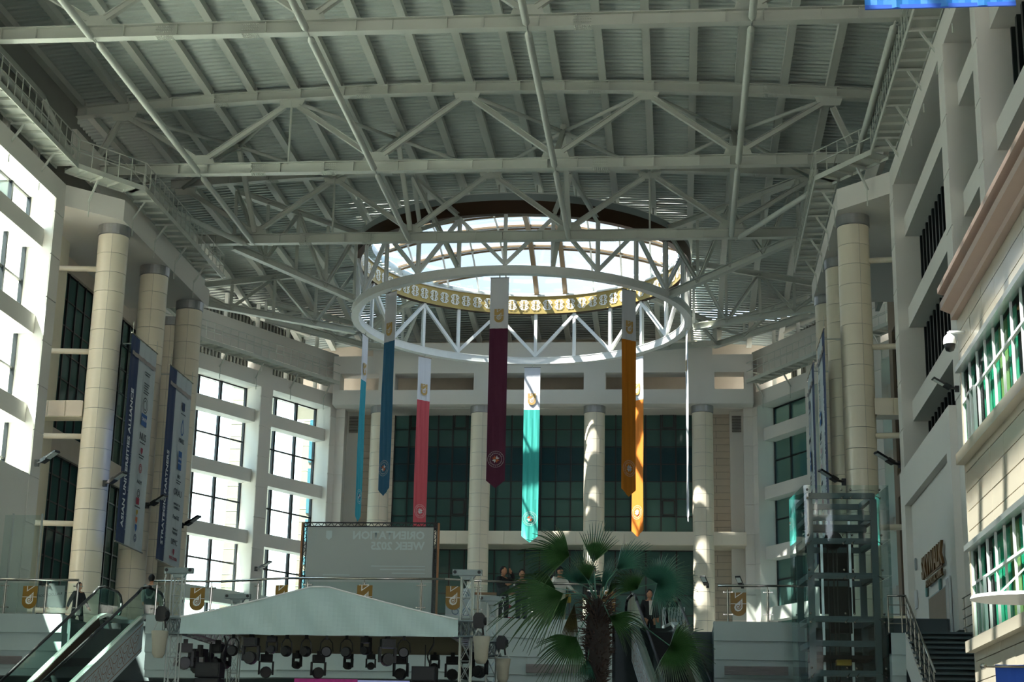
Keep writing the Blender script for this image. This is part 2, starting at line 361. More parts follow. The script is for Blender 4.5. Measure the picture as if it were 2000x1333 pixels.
# ---- colonnade bays
CY = [61.4, 66.75, 72.1]
def bay(side):
    o = struct('wall_colonnade_left' if side < 0 else 'wall_colonnade_right')
    def x(v): return v if side < 0 else mir(v)
    def poly(pts): return [(x(a), b) for a, b in pts] if side < 0 else [(x(a), b) for a, b in pts][::-1]
    P = [(-23.5, 58.7), (-21.75, 60.5), (-21.75, 72.9), (-25.6, 72.9), (-25.6, 58.7)]
    ob('fascia_beam', MB().prism(poly(P), (0, 0, ZL), (1, 0, 0), (0, 1, 0), ZT-ZL), 'white_wall', o)
    pts = poly([(-25.6, 58.2), (-25.6, 64.3), (-26.2, 64.3), (-26.2, 58.2)])
    mb = MB()
    mb.box(*sorted((x(-24.9), x(-26.3))), 58.7, 63.2, ZF, ZL)   # pale return beside the glass
    ob('return_wall', mb, 'cream_wall', o)
    a, b = ((x(-25.6), 63.2), (x(-25.6), 77)) if side < 0 else ((x(-25.6), 77), (x(-25.6), 63.2))
    hs = (0.4, 12.6) if side < 0 else (1.2, 13.4)
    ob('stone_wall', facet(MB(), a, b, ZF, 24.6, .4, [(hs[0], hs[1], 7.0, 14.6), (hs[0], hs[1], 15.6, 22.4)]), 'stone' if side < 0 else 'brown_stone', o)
    for z0, z1 in ((7.0, 14.6), (15.6, 22.4)):
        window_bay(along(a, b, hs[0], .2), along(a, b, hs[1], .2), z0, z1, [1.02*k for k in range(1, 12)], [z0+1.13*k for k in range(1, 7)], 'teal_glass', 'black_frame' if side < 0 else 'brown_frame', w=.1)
    ob('room_back', MB().box(*sorted((x(-28.5), x(-28.6))), 60, 78, ZF, 24.6), 'room_dark', o)
    for ya_ in (60, 77.6): ob('room_end', MB().box(*sorted((x(-25.9), x(-28.5))), ya_, ya_+.1, ZF, 24.6), 'room_dark', o)
    ob('room_top', MB().box(*sorted((x(-25.9), x(-28.5))), 60, 77.6, 24.5, 24.6), 'room_dark', o)
    ob('cross_beam', MB().box(*sorted((x(-25.0), x(-23.0))), 61.0, 61.8, 15.15, 15.8), 'cream_wall' if side < 0 else 'cream', o)
    for k in range(3): ob('beam_panel', MB().box(*sorted((x(-25.0+k*.7+.02), x(-25.0+k*.7+.68))), 60.96, 61.0, 15.17, 15.78), 'stone' if side < 0 else 'cream', o)
    # upper white band above the catwalk, and the dark cladding behind it
    ob('upper_band', MB().box(*sorted((x(-23.4), x(-23.6))), 59.0, 77.5, 24.85, 26.3), 'white_wall', o)
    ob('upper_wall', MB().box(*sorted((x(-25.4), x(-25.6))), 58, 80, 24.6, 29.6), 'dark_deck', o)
    # end return to the diagonal wall
    A, B = ((x(-25.6), 77), (x(-28.3), 78.9)); mb = facet(MB(), A, B, ZF, 26.3, .3) if side < 0 else facet(MB(), B, A, ZF, 26.3, .3)
    ob('return_wall', mb, 'stone', o)
    for z in (21.2, 17.8, 14.4, 11.0, 7.7):
        p = ob('strut_pipe', MB().tube((x(-25.0), 60.95, z), (x(-22.9), 61.2, z), .11, 10), 'cream', o, smooth=True)
    return o
bay(-1); bay(1)
# ---- diagonal walls with tall windows
def diag(side):
    o = struct('wall_diagonal_left' if side < 0 else 'wall_diagonal_right'); L = 17.6
    cx, cyy = -20.0, 94.4; far = (-28.3, 78.9)
    if side < 0: p0, p1 = far, (cx, cyy)
    else: p0, p1 = (mir(cx), cyy), (mir(far[0]), far[1])
    def S(t0, t1): return (L-t1, L-t0) if side < 0 else (t0, t1)   # t = distance from the back corner
    op = [S(.55, 5.6), S(6.58, 11.7), S(12.7, 16.9)]
    holes = [(a, b, ZF, ZL) for a, b in op]+[(S(t0, t1)[0], S(t0, t1)[1], ZT, 24.75) for t0, t1 in ((.4, 5.7), (6.6, 11.7), (12.7, 17.2))]
    ob('wall_body', facet(MB(), p0, p1, ZF, 26.3, 1.1, holes), 'white_wall', o)
    for (a, b), mu in zip(op, ((1.75, 3.55), (2.05, 3.8), (1.7, 3.4))):
        A = along(p0, p1, a, 1.12); B = along(p0, p1, b, 1.12)
        mus = [b-a-m_ for m_ in mu] if side < 0 else list(mu)
        for z in BEAMS: ob('cross_beam', facet(MB(), along(p0, p1, a, .35), along(p0, p1, b, .35), z, z+.72, .75), 'white_wall', o)
        window_bay(A, B, ZF, ZL, sorted(mus), [z+.36 for z in BEAMS]+[z+2.3 for z in BEAMS if z < 21], 'win_glass' if side < 0 else 'teal_glass', w=.15)
    for t0, t1 in ((5.6, 6.58), (11.7, 12.7), (0, .55)):
        s = S(t0, t1); panels(o, p0, p1, s[0]+.01, s[1]-.01, ZF, ZL)
    mb = MB()
    for k in range(60): P = along(p0, p1, .15+k*.29, 2.6, 24.2); mb.beam(P, P+Vector((0, 0, 5.2)), .08, .16)
    ob('cladding_ribs', mb, 'dark_deck', o, kind='stuff')
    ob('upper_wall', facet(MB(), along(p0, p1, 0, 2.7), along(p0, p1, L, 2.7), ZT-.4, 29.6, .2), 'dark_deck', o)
    for k in range(7):
        P = along(p0, p1, 1.0+k*2.6, .9, 24); ob('upper_strut', MB().beam(P, P+Vector((0, 0, 4.0)), .2, .2), 'steel_paint', o)
    P = along(p0, p1, S(1, 16)[0], 1.6, 27.6); Q = along(p0, p1, S(1, 16)[1], 1.6, 27.6)
    ob('roof_duct', MB().tube(P, Q, .2, 10), 'steel_paint', o, smooth=True)
    return o
diag(-1); diag(1)
# ---- back wall
bw = struct('wall_back')
holes = [(x0+20.0, x1+20.0, 23.85, 24.85) for x0, x1 in ((-19.6, -17.3), (-16.35, -11.7), (-10.0, -5.3), (-4.05, .6), (2.2, 3.9))]
ob('fascia_band', facet(MB(), (-20.0, 93.2), (4.4, 93.2), ZL, 25.9, 1.2, holes), 'white_wall', bw)
ob('fascia_band', facet(MB(), (-17.7, 93.25), (2.1, 93.25), 25.9, 26.7, 1.1), 'white_wall', bw)
ob('soffit_panel', MB().box(-20.0, 4.4, 94.4, 97, ZL-.02, ZL+.1), 'white_wall', bw)
ob('upper_wall', MB().box(-23, 8, 97.2, 97.4, ZL, 29), 'stone', bw)
ob('balcony_beam', MB().box(-19.4, 3.9, 93.85, 96, 14.95, 15.72), 'cream', bw)
for k in range(17): ob('beam_panel', MB().box(-19.4+k*1.37+.012, -19.4+(k+1)*1.37-.012, 93.78, 93.85, 14.97, 15.7), 'cream', bw)
for x0, x1 in ((-20.0, -19.45), (3.85, 4.4)):
    panels(bw, (-30, 94.4), (20, 94.4), x0+30, x1+30, ZF, ZL); ob('corner_pier', MB().box(x0, x1, 94.42, 96.6, ZF, ZL), 'white_wall', bw)
    xa, xb = (x1, x1+.75) if x0 < -10 else (x0-.75, x0)
    ob('side_wall', MB().box(xa, xb, 95.2, 96.6, ZF, ZL), 'white_wall', bw)
    mb = MB()
    for k in range(11): mb.box(xa+.12, xb-.1, 95.13, 95.19, 21.75+k*.09, 21.8+k*.09)
    ob('louvre', mb, 'joint', bw, kind='stuff')
ob('stone_core', MB().box(-18.75, -16.75, 96.1, 96.6, ZF, ZL), 'joint', bw); ob('stone_core', MB().box(.95, 3.15, 96.1, 96.6, ZF, ZL), 'joint', bw)
tm = {}
for xa, xb in ((-18.75, -16.75), (.95, 3.15)):
    z = ZF
    k = 0
    while z < ZL-.1:
        xs = [xa, xa+(xb-xa)*(.62 if k % 2 else .38), xb]
        for i in range(2):
            key = round(xs[i+1]-xs[i], 2)
            if key not in tm: tm[key] = MB().box(0, xs[i+1]-xs[i]-.02, 0, .06, 0, .385).mesh('stone_tile', 'stone')
            link('stone_tile', tm[key], bw, (xs[i]+.01, 96.04+random.uniform(-.006, .006), z))
        z += .405; k += 1
oc = [(-16.2, .5, 20.0, .8), (-14.6, 1.6, 19.75, .55), (-12.8, 1.9, 19.75, .55), (-9.6, .5, 19.75, 1.0), (-8.4, .9, 19.75, .7), (-6.3, .45, 19.75, 1.1), (-5.4, 1.4, 19.75, .55), (-3.2, 1.7, 19.75, .5), (-1.2, 1.4, 19.75, .5), (-15.8, 1.0, 15.55, .7), (-13.2, 2.2, 15.55, .5), (-7.3, 2.6, 15.55, .55), (-2.9, 1.2, 15.55, .8), (-1.0, 1.6, 15.55, .55)]
for n_, (x_, w_, z_, h_) in enumerate(oc):
    t = thing('filing_cabinet', 'pale office cabinet behind the back wall glazing, %s of the %s floor' % (['first from left', 'second from left', 'third from left', 'fourth from left', 'fifth from left', 'sixth from left', 'seventh from left', 'eighth from left', 'ninth from left'][n_ if n_ < 9 else n_-9], 'upper' if n_ < 9 else 'lower'), 'cabinet', (x_, 96.75, z_), 0, 'cabinets behind the back glazing')
    ob('body', MB().box(0, w_, 0, .4, 0, h_), 'cab_pale', t); k_ = max(1, round(w_/.5))
    for q_ in range(k_): ob('door', MB().box(w_*q_/k_+.02, w_*(q_+1)/k_-.02, -.02, 0, .03, h_-.03), 'cab_pale', t)
YG = 96.2
ns = [.88*k for k in range(1, 20)]; rows_u = [15.9+1.035*k for k in range(1, 7)]
window_bay((-16.75, YG), (.95, YG), 15.75, 23.1, ns, rows_u, 'teal_glass', w=.085, vents=[(1, 6), (4, 6), (9, 6), (13, 6), (18, 6), (4, 1), (9, 1), (13, 1), (18, 1)], rows={3: 'spandrel_glass', 4: 'spandrel_glass'})
window_bay((-16.75, YG), (.95, YG), ZF, 14.95, ns, [ZF+1.16*k for k in range(1, 7)], 'teal_glass', w=.085)
ob('room_back', MB().box(-17, 1.2, 101, 101.2, ZF, 23.5), 'room_dark', bw)
for z in (15.2, 19.4, 23.2): ob('room_slab', MB().box(-17, 1.2, 96.6, 101, z, z+.3), 'room_dark', bw)
ob('room_end', MB().box(-17.2, -17, 96.4, 101, ZF, 23.5), 'room_dark', bw); ob('room_end', MB().box(1.2, 1.4, 96.4, 101, ZF, 23.5), 'room_dark', bw)
# ---- roof deck
CXR, CYR, RR = -7.9, 82.0, 8.55
HY, HR, HX = 83.7, 7.4, 8.2      # the glazed opening in the deck above the ring
def zdeck(x, y): return 28.82+.65*(1-((x+8)/15.5)**2)-.13*max(0, y-85)
ce = struct('ceiling')
mb = MB(); pitch = .34; y = 12.0; prof = [(0, 0), (.11, 0), (.15, .075), (.30, .075), (.34, 0)]
OPEN = (-10.5, 2.5, 15.0, 27.0)
while y < 97.3:
    def segs(yy):
        L_, R_ = (-30, 14.4) if yy > 74 else (-25.6, 10)
        h = HR**2-(yy-HY)**2
        if h > 0: return [(L_, CXR-math.sqrt(h)*HX/HR), (CXR+math.sqrt(h)*HX/HR, R_)]
        if OPEN[2] < yy < OPEN[3]: return [(-25.6, OPEN[0]), (OPEN[1], 10)]
        return [(L_, CXR), (CXR, R_)]
    for xa, xb in segs(y+pitch/2):
        n = max(1, int((xb-xa)/2.4)); xs = [xa+(xb-xa)*i/n for i in range(n+1)]
        vs = [(x_, y+dy, zdeck(x_, y)+dz) for dy, dz in prof for x_ in xs]; m_ = n+1
        mb.add(vs, [(j*m_+i, j*m_+i+1, (j+1)*m_+i+1, (j+1)*m_+i) for j in range(4) for i in range(n)])
    y += pitch
ob('corrugated_deck', mb, 'deck', ce, kind='stuff')
mb = MB()
for xa, xb, ya, yb in ((-25.6, 10, -8, 15), (-25.6, 10, 27, 75.5), (-30, -16.4, 75.5, 97.3), (.6, 14.4, 75.5, 97.3), (-25.6, -10.5, 15, 27), (2.5, 10, 15, 27), (-16.4, .6, 91.3, 97.3)):
    mb.box(xa, xb, ya, yb, 29.75 if ya < 90 else 28.9, 30.0 if ya < 90 else 28.95)
ob('roof_skin', mb, 'dark_deck', ce)
# purlins between the trusses
TY = [49.2, 61.9, 70.8]
for k in range(-1, 18):
    x_ = -24.45+1.8*k
    if x_ < -25: continue
    brk = [12.0]+TY
    if abs(x_-CXR) < HX+.2: hh = (HR+.3)*math.sqrt(max(0, 1-((x_-CXR)/(HX+.3))**2)); ends = [(27.2, 49.1), (49.3, 61.8), (62.0, 70.7), (70.9, HY-hh)]; ends += [(HY+hh, 96.8)]
    else: ends = [(27.2, 49.1), (49.3, 61.8), (62.0, 70.7), (70.9, 85.0), (85.0, 96.8)]
    for a, b in ends:
        if b-a < .3: continue
        ob('purlin', MB().beam((x_, a, zdeck(x_, a)-.15), (x_, b, zdeck(x_, b)-.15), .3, .3), 'steel_paint', ce)
# second roof light (behind the view, same glazed kind) : bars over the opening
o = struct('window_99')
for k in range(11): ob('glazing_bar', MB().box(-10.5+k*1.3, -10.3+k*1.3, 15, 27, 29.35, 29.6), 'steel_paint', o)
for k in range(6): ob('cross_bar', MB().box(-10.5, 2.5, 15+k*2.3, 15.3+k*2.3, 29.0, 29.3), 'steel_paint', o)
ob('pane', MB().add([(-10.5, 15, 29.7), (2.5, 15, 29.7), (2.5, 27, 29.7), (-10.5, 27, 29.7)], [(0, 1, 2, 3)]), 'sky_glass', o)
# ================================================================ TRUSSES
ZB = 25.6
def zch(x): return 28.32+.65*(1-((x+8)/15.5)**2)
BX = [-19.18, -11.96, -4.73, 2.49]; TXT = [-15.57, -8.35, -1.12, 6.1]
def splice(mb, p, ax, w, h, flat):
    for i in range(8):
        for j in range(3):
            q = Vector(p)+Vector((1, 0, 0))*((i-3.5)*.075)
            if flat: mb.box(q.x-.02, q.x+.02, q.y-.12+j*.12-.02, q.y-.12+j*.12+.02, q.z-.03, q.z)
            else: mb.box(q.x-.02, q.x+.02, q.y-.03, q.y, q.z-.1+j*.1-.02, q.z-.1+j*.1+.02)
def truss(name, label, y, xl, xr, xtl, xtr, hang):
    t = thing(name, label, 'roof truss', (0, y, 0), group=None)
    ob('bottom_chord', MB().ibeam((xl, 0, ZB+.02), (xr, 0, ZB+.02), .34, .46), 'steel_paint', t)
    n = 16; mb = MB()
    for i in range(n):
        a = xtl+(xtr-xtl)*i/n; b = xtl+(xtr-xtl)*(i+1)/n; mb.ibeam((a, 0, zch(a)), (b, 0, zch(b)), .36, .44)
    ob('top_chord', mb, 'steel_paint', t)
    tops = [-22.6]+TXT; bots = BX
    nodes = []
    seq = [(-22.6, 'T'), (BX[0], 'B'), (TXT[0], 'T'), (BX[1], 'B'), (TXT[1], 'T'), (BX[2], 'B'), (TXT[2], 'T'), (BX[3], 'B'), (TXT[3], 'T')]
    if name == 'roof_truss' and y < 65: seq = [(-23.7, 'B')]+seq+[(7.0, 'B')]
    def P(s, off=0): return Vector((s[0], 0, zch(s[0])-.3 if s[1] == 'T' else ZB+.35))
    for a, b in zip(seq[:-1], seq[1:]):
        A = P(a); B = P(b); d = (B-A).normalized(); ob('diagonal_brace', MB().ibeam(A+d*.35, B-d*.35, .2, .22, .025), 'steel_paint', t)
    for s in seq[1:-1] if y < 65 else seq:
        A = P(s); zz = -.32 if s[1] == 'T' else .0
        ob('gusset_plate', MB().prism([(-.62, .28 if s[1] == 'T' else -.22), (.62, .28 if s[1] == 'T' else -.22), (.42, -.25 if s[1] == 'T' else .3), (-.42, -.25 if s[1] == 'T' else .3)], (A.x, .03, A.z), (1, 0, 0), (0, 0, 1), .06), 'steel_paint', t)
    for hx in hang: ob('hanger_rod', MB().tube((hx, 0, ZB+.2), (hx, 0, zch(hx)-.2), .045, 8), 'steel_paint', t)
    k = 0; x = xl+.9
    mb = MB()
    while x < xr-.5: mb.box(x-.012, x+.012, -.15, .15, ZB-.16, ZB+.2); x += 1.81 if k % 2 else 1.2; k += 1
    x = xtl+1
    while x < xtr-.3: mb.box(x-.012, x+.012, -.16, .16, zch(x)-.2, zch(x)+.2); x += 1.8
    ob('stiffeners', mb, 'steel_paint', t, kind='stuff')
    mb = MB()
    for sx in (BX[0]+1.9+3.4, BX[2]+1.8, BX[0]-2.0+4.4):
        splice(mb, (sx, 0, ZB-.21), 0, 0, 0, True); splice(mb, (sx, -.17, ZB+.02), 0, 0, 0, False)
    for sx in (-18.5, -12.6, -3.2, 3.8):
        splice(mb, (sx, 0, zch(sx)-.22), 0, 0, 0, True); splice(mb, (sx, -.18, zch(sx)), 0, 0, 0, False)
    ob('splice_bolts', mb, 'steel_paint', t, kind='stuff')
    return t
truss('roof_truss', 'arched steel roof truss nearest the camera, crossing the top of the photo', 49.2, -23.3, 7.6, -23.5, 8.0, [])
truss('roof_truss', 'off-white arched steel roof truss, second from the camera, wall to wall', 61.9, -24.0, 7.4, -25.2, 8.2, [-15.57])
truss('roof_truss', 'farthest straight roof truss, crossing in front of the round skylight', 70.8, -21.9, 5.7, -23.3, 6.4, [-15.57, -1.12])
def tie(a, b, r, label, group='round tie pipes between truss bottom chords'):
    a = Vector(a); b = Vector(b); d = (b-a).normalized(); mb = MB(); n = 10
    mb.tube(a+d*.45, b-d*.45, r, n, cap=False); mb.tube(a+d*.2, a+d*.45, .03, n, r, cap=False); mb.tube(b-d*.45, b-d*.2, r, n, .03, cap=False); mb.tube(a-d*.05, a+d*.2, .035, 6); mb.tube(b-d*.2, b+d*.05, .035, 6)
    o = ob('tie_pipe', mb, 'steel_paint', smooth=True); return tag(o, label, 'pipe', group)
pos = ['leftmost', 'second from left', 'third from left', 'fourth from left']
for i, bx in enumerate(BX):
    tie((bx, 49.2, ZB-.2), (bx, 61.9, ZB-.2), .125, 'long tie pipe between first and second trusses, %s inner one' % pos[i])
    tie((bx, 61.9, ZB-.2), (bx, 70.8, ZB-.2), .12, 'painted tie pipe between second and third trusses, %s' % pos[i])
    if i in (1, 2, 3): tie((bx, 40, ZB-.2), (bx, 49.2, ZB-.2), .125, 'overhead tie pipe leaving the top of the photo, %s' % pos[i])
tie((BX[0], 40, ZB-.3), (BX[0], 49.2, ZB-.3), .125, 'painted tie pipe running overhead out of the top of the photo, leftmost')
tie((-23.3, 49.2, ZB-.3), (-23.6, 61.9, ZB-.3), .125, 'tie pipe running beside the left catwalk to the end of the second truss')
tie((7.0, 49.2, ZB-.3), (7.0, 61.9, ZB-.3), .125, 'tie pipe running beside the right catwalk to the end of the second truss')
tie((-23.3, 61.9, ZB-.3), (-19.4, 70.7, ZB-.3), .12, 'slanting tie pipe from second truss left end to third truss')
tie((6.9, 61.9, ZB-.3), (2.7, 70.7, ZB-.3), .12, 'slanting tie pipe from second truss right end to third truss')
# pyramids of bracing between trusses 2 and 3
XN = [(-19.18, 67.2), (-11.96, 66.7), (-4.73, 66.2), (2.49, 66.7)]
wd = ['leftmost', 'second from left', 'third from left', 'rightmost']
for i, (x_, y_) in enumerate(XN):
    t = thing('roof_bracing', 'crossed roof bracing pipes between second and third truss, %s star' % wd[i], 'bracing', (x_, y_, 28.75), group='stars of bracing pipes under the deck')
    N = Vector((0, 0, 0)); base = Vector((x_, y_, 28.75))
    for tx in (x_-3.61, x_+3.61):
        tx = max(tx, -22.8)
        for ty in (61.9, 70.8):
            q = Vector((tx, ty, zch(tx)-.25))-base; ob('brace_pipe', MB().tube(N, q*.97, .085, 8), 'steel_paint', t, smooth=True)
    for ty in (61.9, 70.8):
        q = Vector((x_, ty, ZB+.3))-base; ob('strut', MB().ibeam(N, q*.97, .2, .2, .025), 'steel_paint', t)
    ob('node_plate', MB().tube((0, 0, -.2), (0, 0, .3), .14, 10), 'steel_paint', t)
# ================================================================ ROUND SKYLIGHT AND RING TRUSS
ring = thing('ring_truss', 'white circular steel ring truss hanging below the round skylight', 'ring truss', (CXR, CYR, 0))
def pa(a, r, z): a = R(a); return Vector((r*math.sin(a), -r*math.cos(a), z))
ZR = 24.85; ZG = 27.62
def ringmesh(ri, ro, z0, z1, n=72): return MB().lathe([(ri, z0), (ro, z0), (ro, z1), (ri, z1), (ri, z0)], n=n)
mb = MB(); w_ = .19; h_ = .2
mb.lathe([(RR-w_, ZR-h_), (RR+w_, ZR-h_), (RR+w_, ZR-h_+.04), (RR+.02, ZR-h_+.04), (RR+.02, ZR+h_-.04), (RR+w_, ZR+h_-.04), (RR+w_, ZR+h_), (RR-w_, ZR+h_), (RR-w_, ZR+h_-.04), (RR-.02, ZR+h_-.04), (RR-.02, ZR-h_+.04), (RR-w_, ZR-h_+.04), (RR-w_, ZR-h_)], n=72)
ob('lower_ring', mb, 'white_paint', ring)
ob('lower_ring_web', ringmesh(RR-.17, RR+.17, ZR-.17, ZR+.17), 'white_paint', ring)
for k in range(24):
    a = k*15
    ob('post', MB().ibeam(pa(a, RR, ZR+.2), pa(a, RR, ZG), .17, .15, .025, pa(a, 1, 0)), 'white_paint', ring)
    b = a+15
    A = pa(a, RR, ZR+.3) if k % 2 == 0 else pa(a, RR, ZG-.1); B = pa(b, RR, ZG-.1) if k % 2 == 0 else pa(b, RR, ZR+.3)
    ob('diagonal_brace', MB().ibeam(A, B, .17, .17, .025, pa(a+7.5, 1, 0)), 'white_paint', ring)
bd = thing('skylight', 'round glazed skylight with gold ornamental band, arched ribs and glass panes', 'skylight', (CXR, CYR, 0))
Z1, Z2 = 27.6, 28.62
ob('gold_band', MB().lathe([(RR-.18, Z1), (RR-.12, Z2)], n=96), 'gold', bd, smooth=True)
ob('outer_band', MB().lathe([(RR+.16, Z1), (RR+.16, Z1+.66)], n=96), 'brown_metal', bd, smooth=True)
ob('outer_trim', MB().lathe([(RR+.12, Z1+.66), (RR+.12, Z2)], n=96), 'panel_gray', bd, smooth=True)
ob('band_soffit', MB().lathe([(RR-.18, Z1), (RR+.16, Z1)], n=96), 'brown_metal', bd)
mb = MB()
def spiral(cx, cz, r, turns, a0, s, npt=13):
    return [(cx+s*r*(1-.72*i/npt)*math.cos(a0+turns*2*PI*i/npt), cz+r*(1-.72*i/npt)*math.sin(a0+turns*2*PI*i/npt)) for i in range(npt+1)]
def ribbon(mb, pts, w, fn):
    for (x0, z0), (x1, z1) in zip(pts[:-1], pts[1:]):
        l = math.hypot(x1-x0, z1-z0) or 1e-6; nx, nz = -(z1-z0)/l*w/2, (x1-x0)/l*w/2
        mb.add([fn(x0-nx, z0-nz), fn(x1-nx, z1-nz), fn(x1+nx, z1+nz), fn(x0+nx, z0+nz)], [(0, 1, 2, 3)])
NM = 78
for k in range(NM):
    a = k*360/NM
    def fn(x, z, a=a): return pa(a+math.degrees(x/RR), RR-.21, z)
    for sx in (1, -1):
        for sz in (1, -1):
            c = (sx*.175, 28.1+sz*.15)
            ribbon(mb, spiral(c[0], c[1], .12, 1.25*sz, PI*(.5 if sz > 0 else -.5), sx), .055, fn)
            ribbon(mb, [(0, c[1]+sz*.12), (sx*.175, c[1]+sz*.12)], .05, fn); ribbon(mb, [(sx*.03, 28.1+sz*.03), (sx*.2, c[1]-sz*.125)], .035, fn)
ob('ornament', mb, 'arab_white', bd, kind='stuff')
def zdome(x, y): return zdeck(x+CXR, y+HY)+.2+1.25*max(0, 1-(x/HX)**2-(y/HR)**2)   # x, y from the centre of the opening
HO = HY-CYR
NX = 10; st = 2*HX/NX; YS = [-HR+i*2*HR/7 for i in range(8)]
for i in range(NX):
    xa = -HX+i*st; xb = xa+st
    for j in range(7):
        ya, yb = YS[j], YS[j+1]; q = []
        for x_ in (xa, xb): L_ = HR*math.sqrt(max(0, 1-(x_/HX)**2)); q.append((x_, max(ya, -L_), min(yb, L_)))
        if q[0][1] >= q[0][2] and q[1][1] >= q[1][2]: continue
        pts = []
        for x_, a_, b_ in q:
            if a_ >= b_: a_ = b_ = max(-HR, min(HR, (a_+b_)/2))
            pts += [(x_, a_), (x_, b_)]
        ob('pane', MB().add([Vector((x_, y_+HO, zdome(x_, y_)+.14)) for x_, y_ in (pts[0], pts[1], pts[3], pts[2])], [(0, 1, 2, 3)]), 'sky_glass', bd)
for i in range(1, NX):
    x_ = -HX+i*st; L_ = HR*math.sqrt(1-(x_/HX)**2)-.05; n = 10; main = i in (5, 6)
    mb = MB()
    for k in range(n):
        a_ = -L_+2*L_*k/n; b_ = -L_+2*L_*(k+1)/n; mb.beam((x_, a_+HO, zdome(x_, a_)), (x_, b_+HO, zdome(x_, b_)), .26 if main else .09, .3 if main else .12)
    ob('rib', mb, 'rib_brown' if main else 'white_paint', bd)
for j in range(1, 7):
    y_ = YS[j]; L_ = HX*math.sqrt(1-(y_/HR)**2)-.05; n = 12; m1 = MB(); m2 = MB()
    for k in range(n):
        a_ = -L_+2*L_*k/n; b_ = -L_+2*L_*(k+1)/n
        for dy in (-.26, .26): m2.beam((a_, y_+dy+HO, zdome(a_, y_)-.02), (b_, y_+dy+HO, zdome(b_, y_)-.02), .07, .1)
        m1.beam((a_, y_+HO, zdome(a_, y_)+.05), (b_, y_+HO, zdome(b_, y_)+.05), .44, .03)
    ob('rafter', m1, 'white_paint', bd); ob('rafter_edges', m2, 'rib_brown', bd)
up_ = MB().lathe([(HR, -.12), (HR, .32)], n=72); up_.v = [(v[0]*HX/HR, v[1]+HO, v[2]+zdeck(v[0]*HX/HR+CXR, v[1]+HY)) for v in up_.v]; ob('upstand', up_, 'panel_gray', bd)
for k in range(-4, 5):
    x_ = -24.45+1.8*(9+k)-CXR; y_ = -math.sqrt(max(0, RR*RR-x_*x_)) if abs(x_) < RR else 0
    if y_: ob('hanger', MB().tube((x_, y_, Z1+.5), (x_, y_, 29.1), .05, 6), 'steel_paint', bd)
ob('edge_ring', ringmesh(RR-.2, RR+.05, Z2, Z2+.08, 72), 'white_paint', bd)
# radial trusses between the ring and the walls
def radial(label, A, B, zt0, zt1, n=5):
    A = Vector(A); B = Vector(B); t = thing('radial_truss', label, 'roof truss', A, group='radial trusses around the ring')
    b = B-A; T0 = Vector((0, 0, zt0-A.z)); T1 = b.copy(); T1.z = zt1-A.z
    ob('bottom_chord', MB().ibeam((0, 0, 0), b, .3, .34), 'steel_paint', t)
    ob('top_chord', MB().ibeam(T0, T1, .3, .3), 'steel_paint', t)
    for k in range(n+1):
        f_ = k/n; p = b*f_; q = T0.lerp(T1, f_)
        if (q-p).length > .5: ob('post', MB().ibeam(p, q, .14, .14, .02), 'steel_paint', t)
        if k < n:
            p2 = b*((k+1)/n); q2 = T0.lerp(T1, (k+1)/n); ob('diagonal_brace', MB().ibeam(p if k % 2 else q, q2 if k % 2 else p2, .16, .16, .022), 'steel_paint', t)
    return t
radial('steel truss from the far left end of the third truss to the ring', (-20.4, 71.7, 25.6), (-15.9, 78.0, 24.9), 28.3, 28.3, 4)
radial('steel truss from the far right end of the third truss to the ring', (5.5, 71.4, 25.6), (-.4, 77.9, 24.9), 28.3, 28.3, 4)
radial('steel truss from the ring towards the left colonnade end', (-17.0, 84.0, 24.9), (-24.4, 78.0, 24.9), 28.4, 25.6, 4)
radial('steel truss from the ring towards the right colonnade end', (.95, 83.7, 24.9), (7.6, 79.9, 24.9), 28.4, 25.9, 4)
radial('steel truss from the ring to the back left corner', (-14.0, 88.1, 24.9), (-18.2, 92.9, 26.5), 28.0, 27.6, 3)
radial('steel truss from the ring to the back right corner', (-1.8, 88.1, 24.9), (2.3, 92.9, 26.5), 28.0, 27.6, 3)
radial('steel beam truss lying on the back wall, right of the ring', (2.2, 93.3, 26.45), (7.2, 87.5, 26.6), 27.6, 27.6, 3)
radial('steel beam truss lying on the back wall, left of the ring', (-17.8, 93.3, 26.45), (-22.8, 87.5, 26.6), 27.6, 27.6, 3)
t = thing('ring_bracing', 'slanting steel struts joining the third truss to the near side of the ring', 'bracing', (-8, 71, 0))
for sx, ang in ((-11.96, -15), (-4.73, 15)):
    T_ = Vector((sx, 70.9, zch(sx)-.3))-Vector((-8, 71, 0))
    for a_, z_ in ((ang, ZG), (ang, ZR+.2), (ang*2, ZG)):
        q = pa(a_, RR, z_)+Vector((CXR+8, CYR-71, 0)); ob('strut', MB().ibeam(T_, q, .18, .2, .025), 'steel_paint', t)
    B_ = Vector((sx, 70.9, ZB+.3))-Vector((-8, 71, 0)); q = pa(ang, RR, ZG)+Vector((CXR+8, CYR-71, 0)); ob('strut', MB().ibeam(B_, q, .16, .18, .025), 'steel_paint', t)
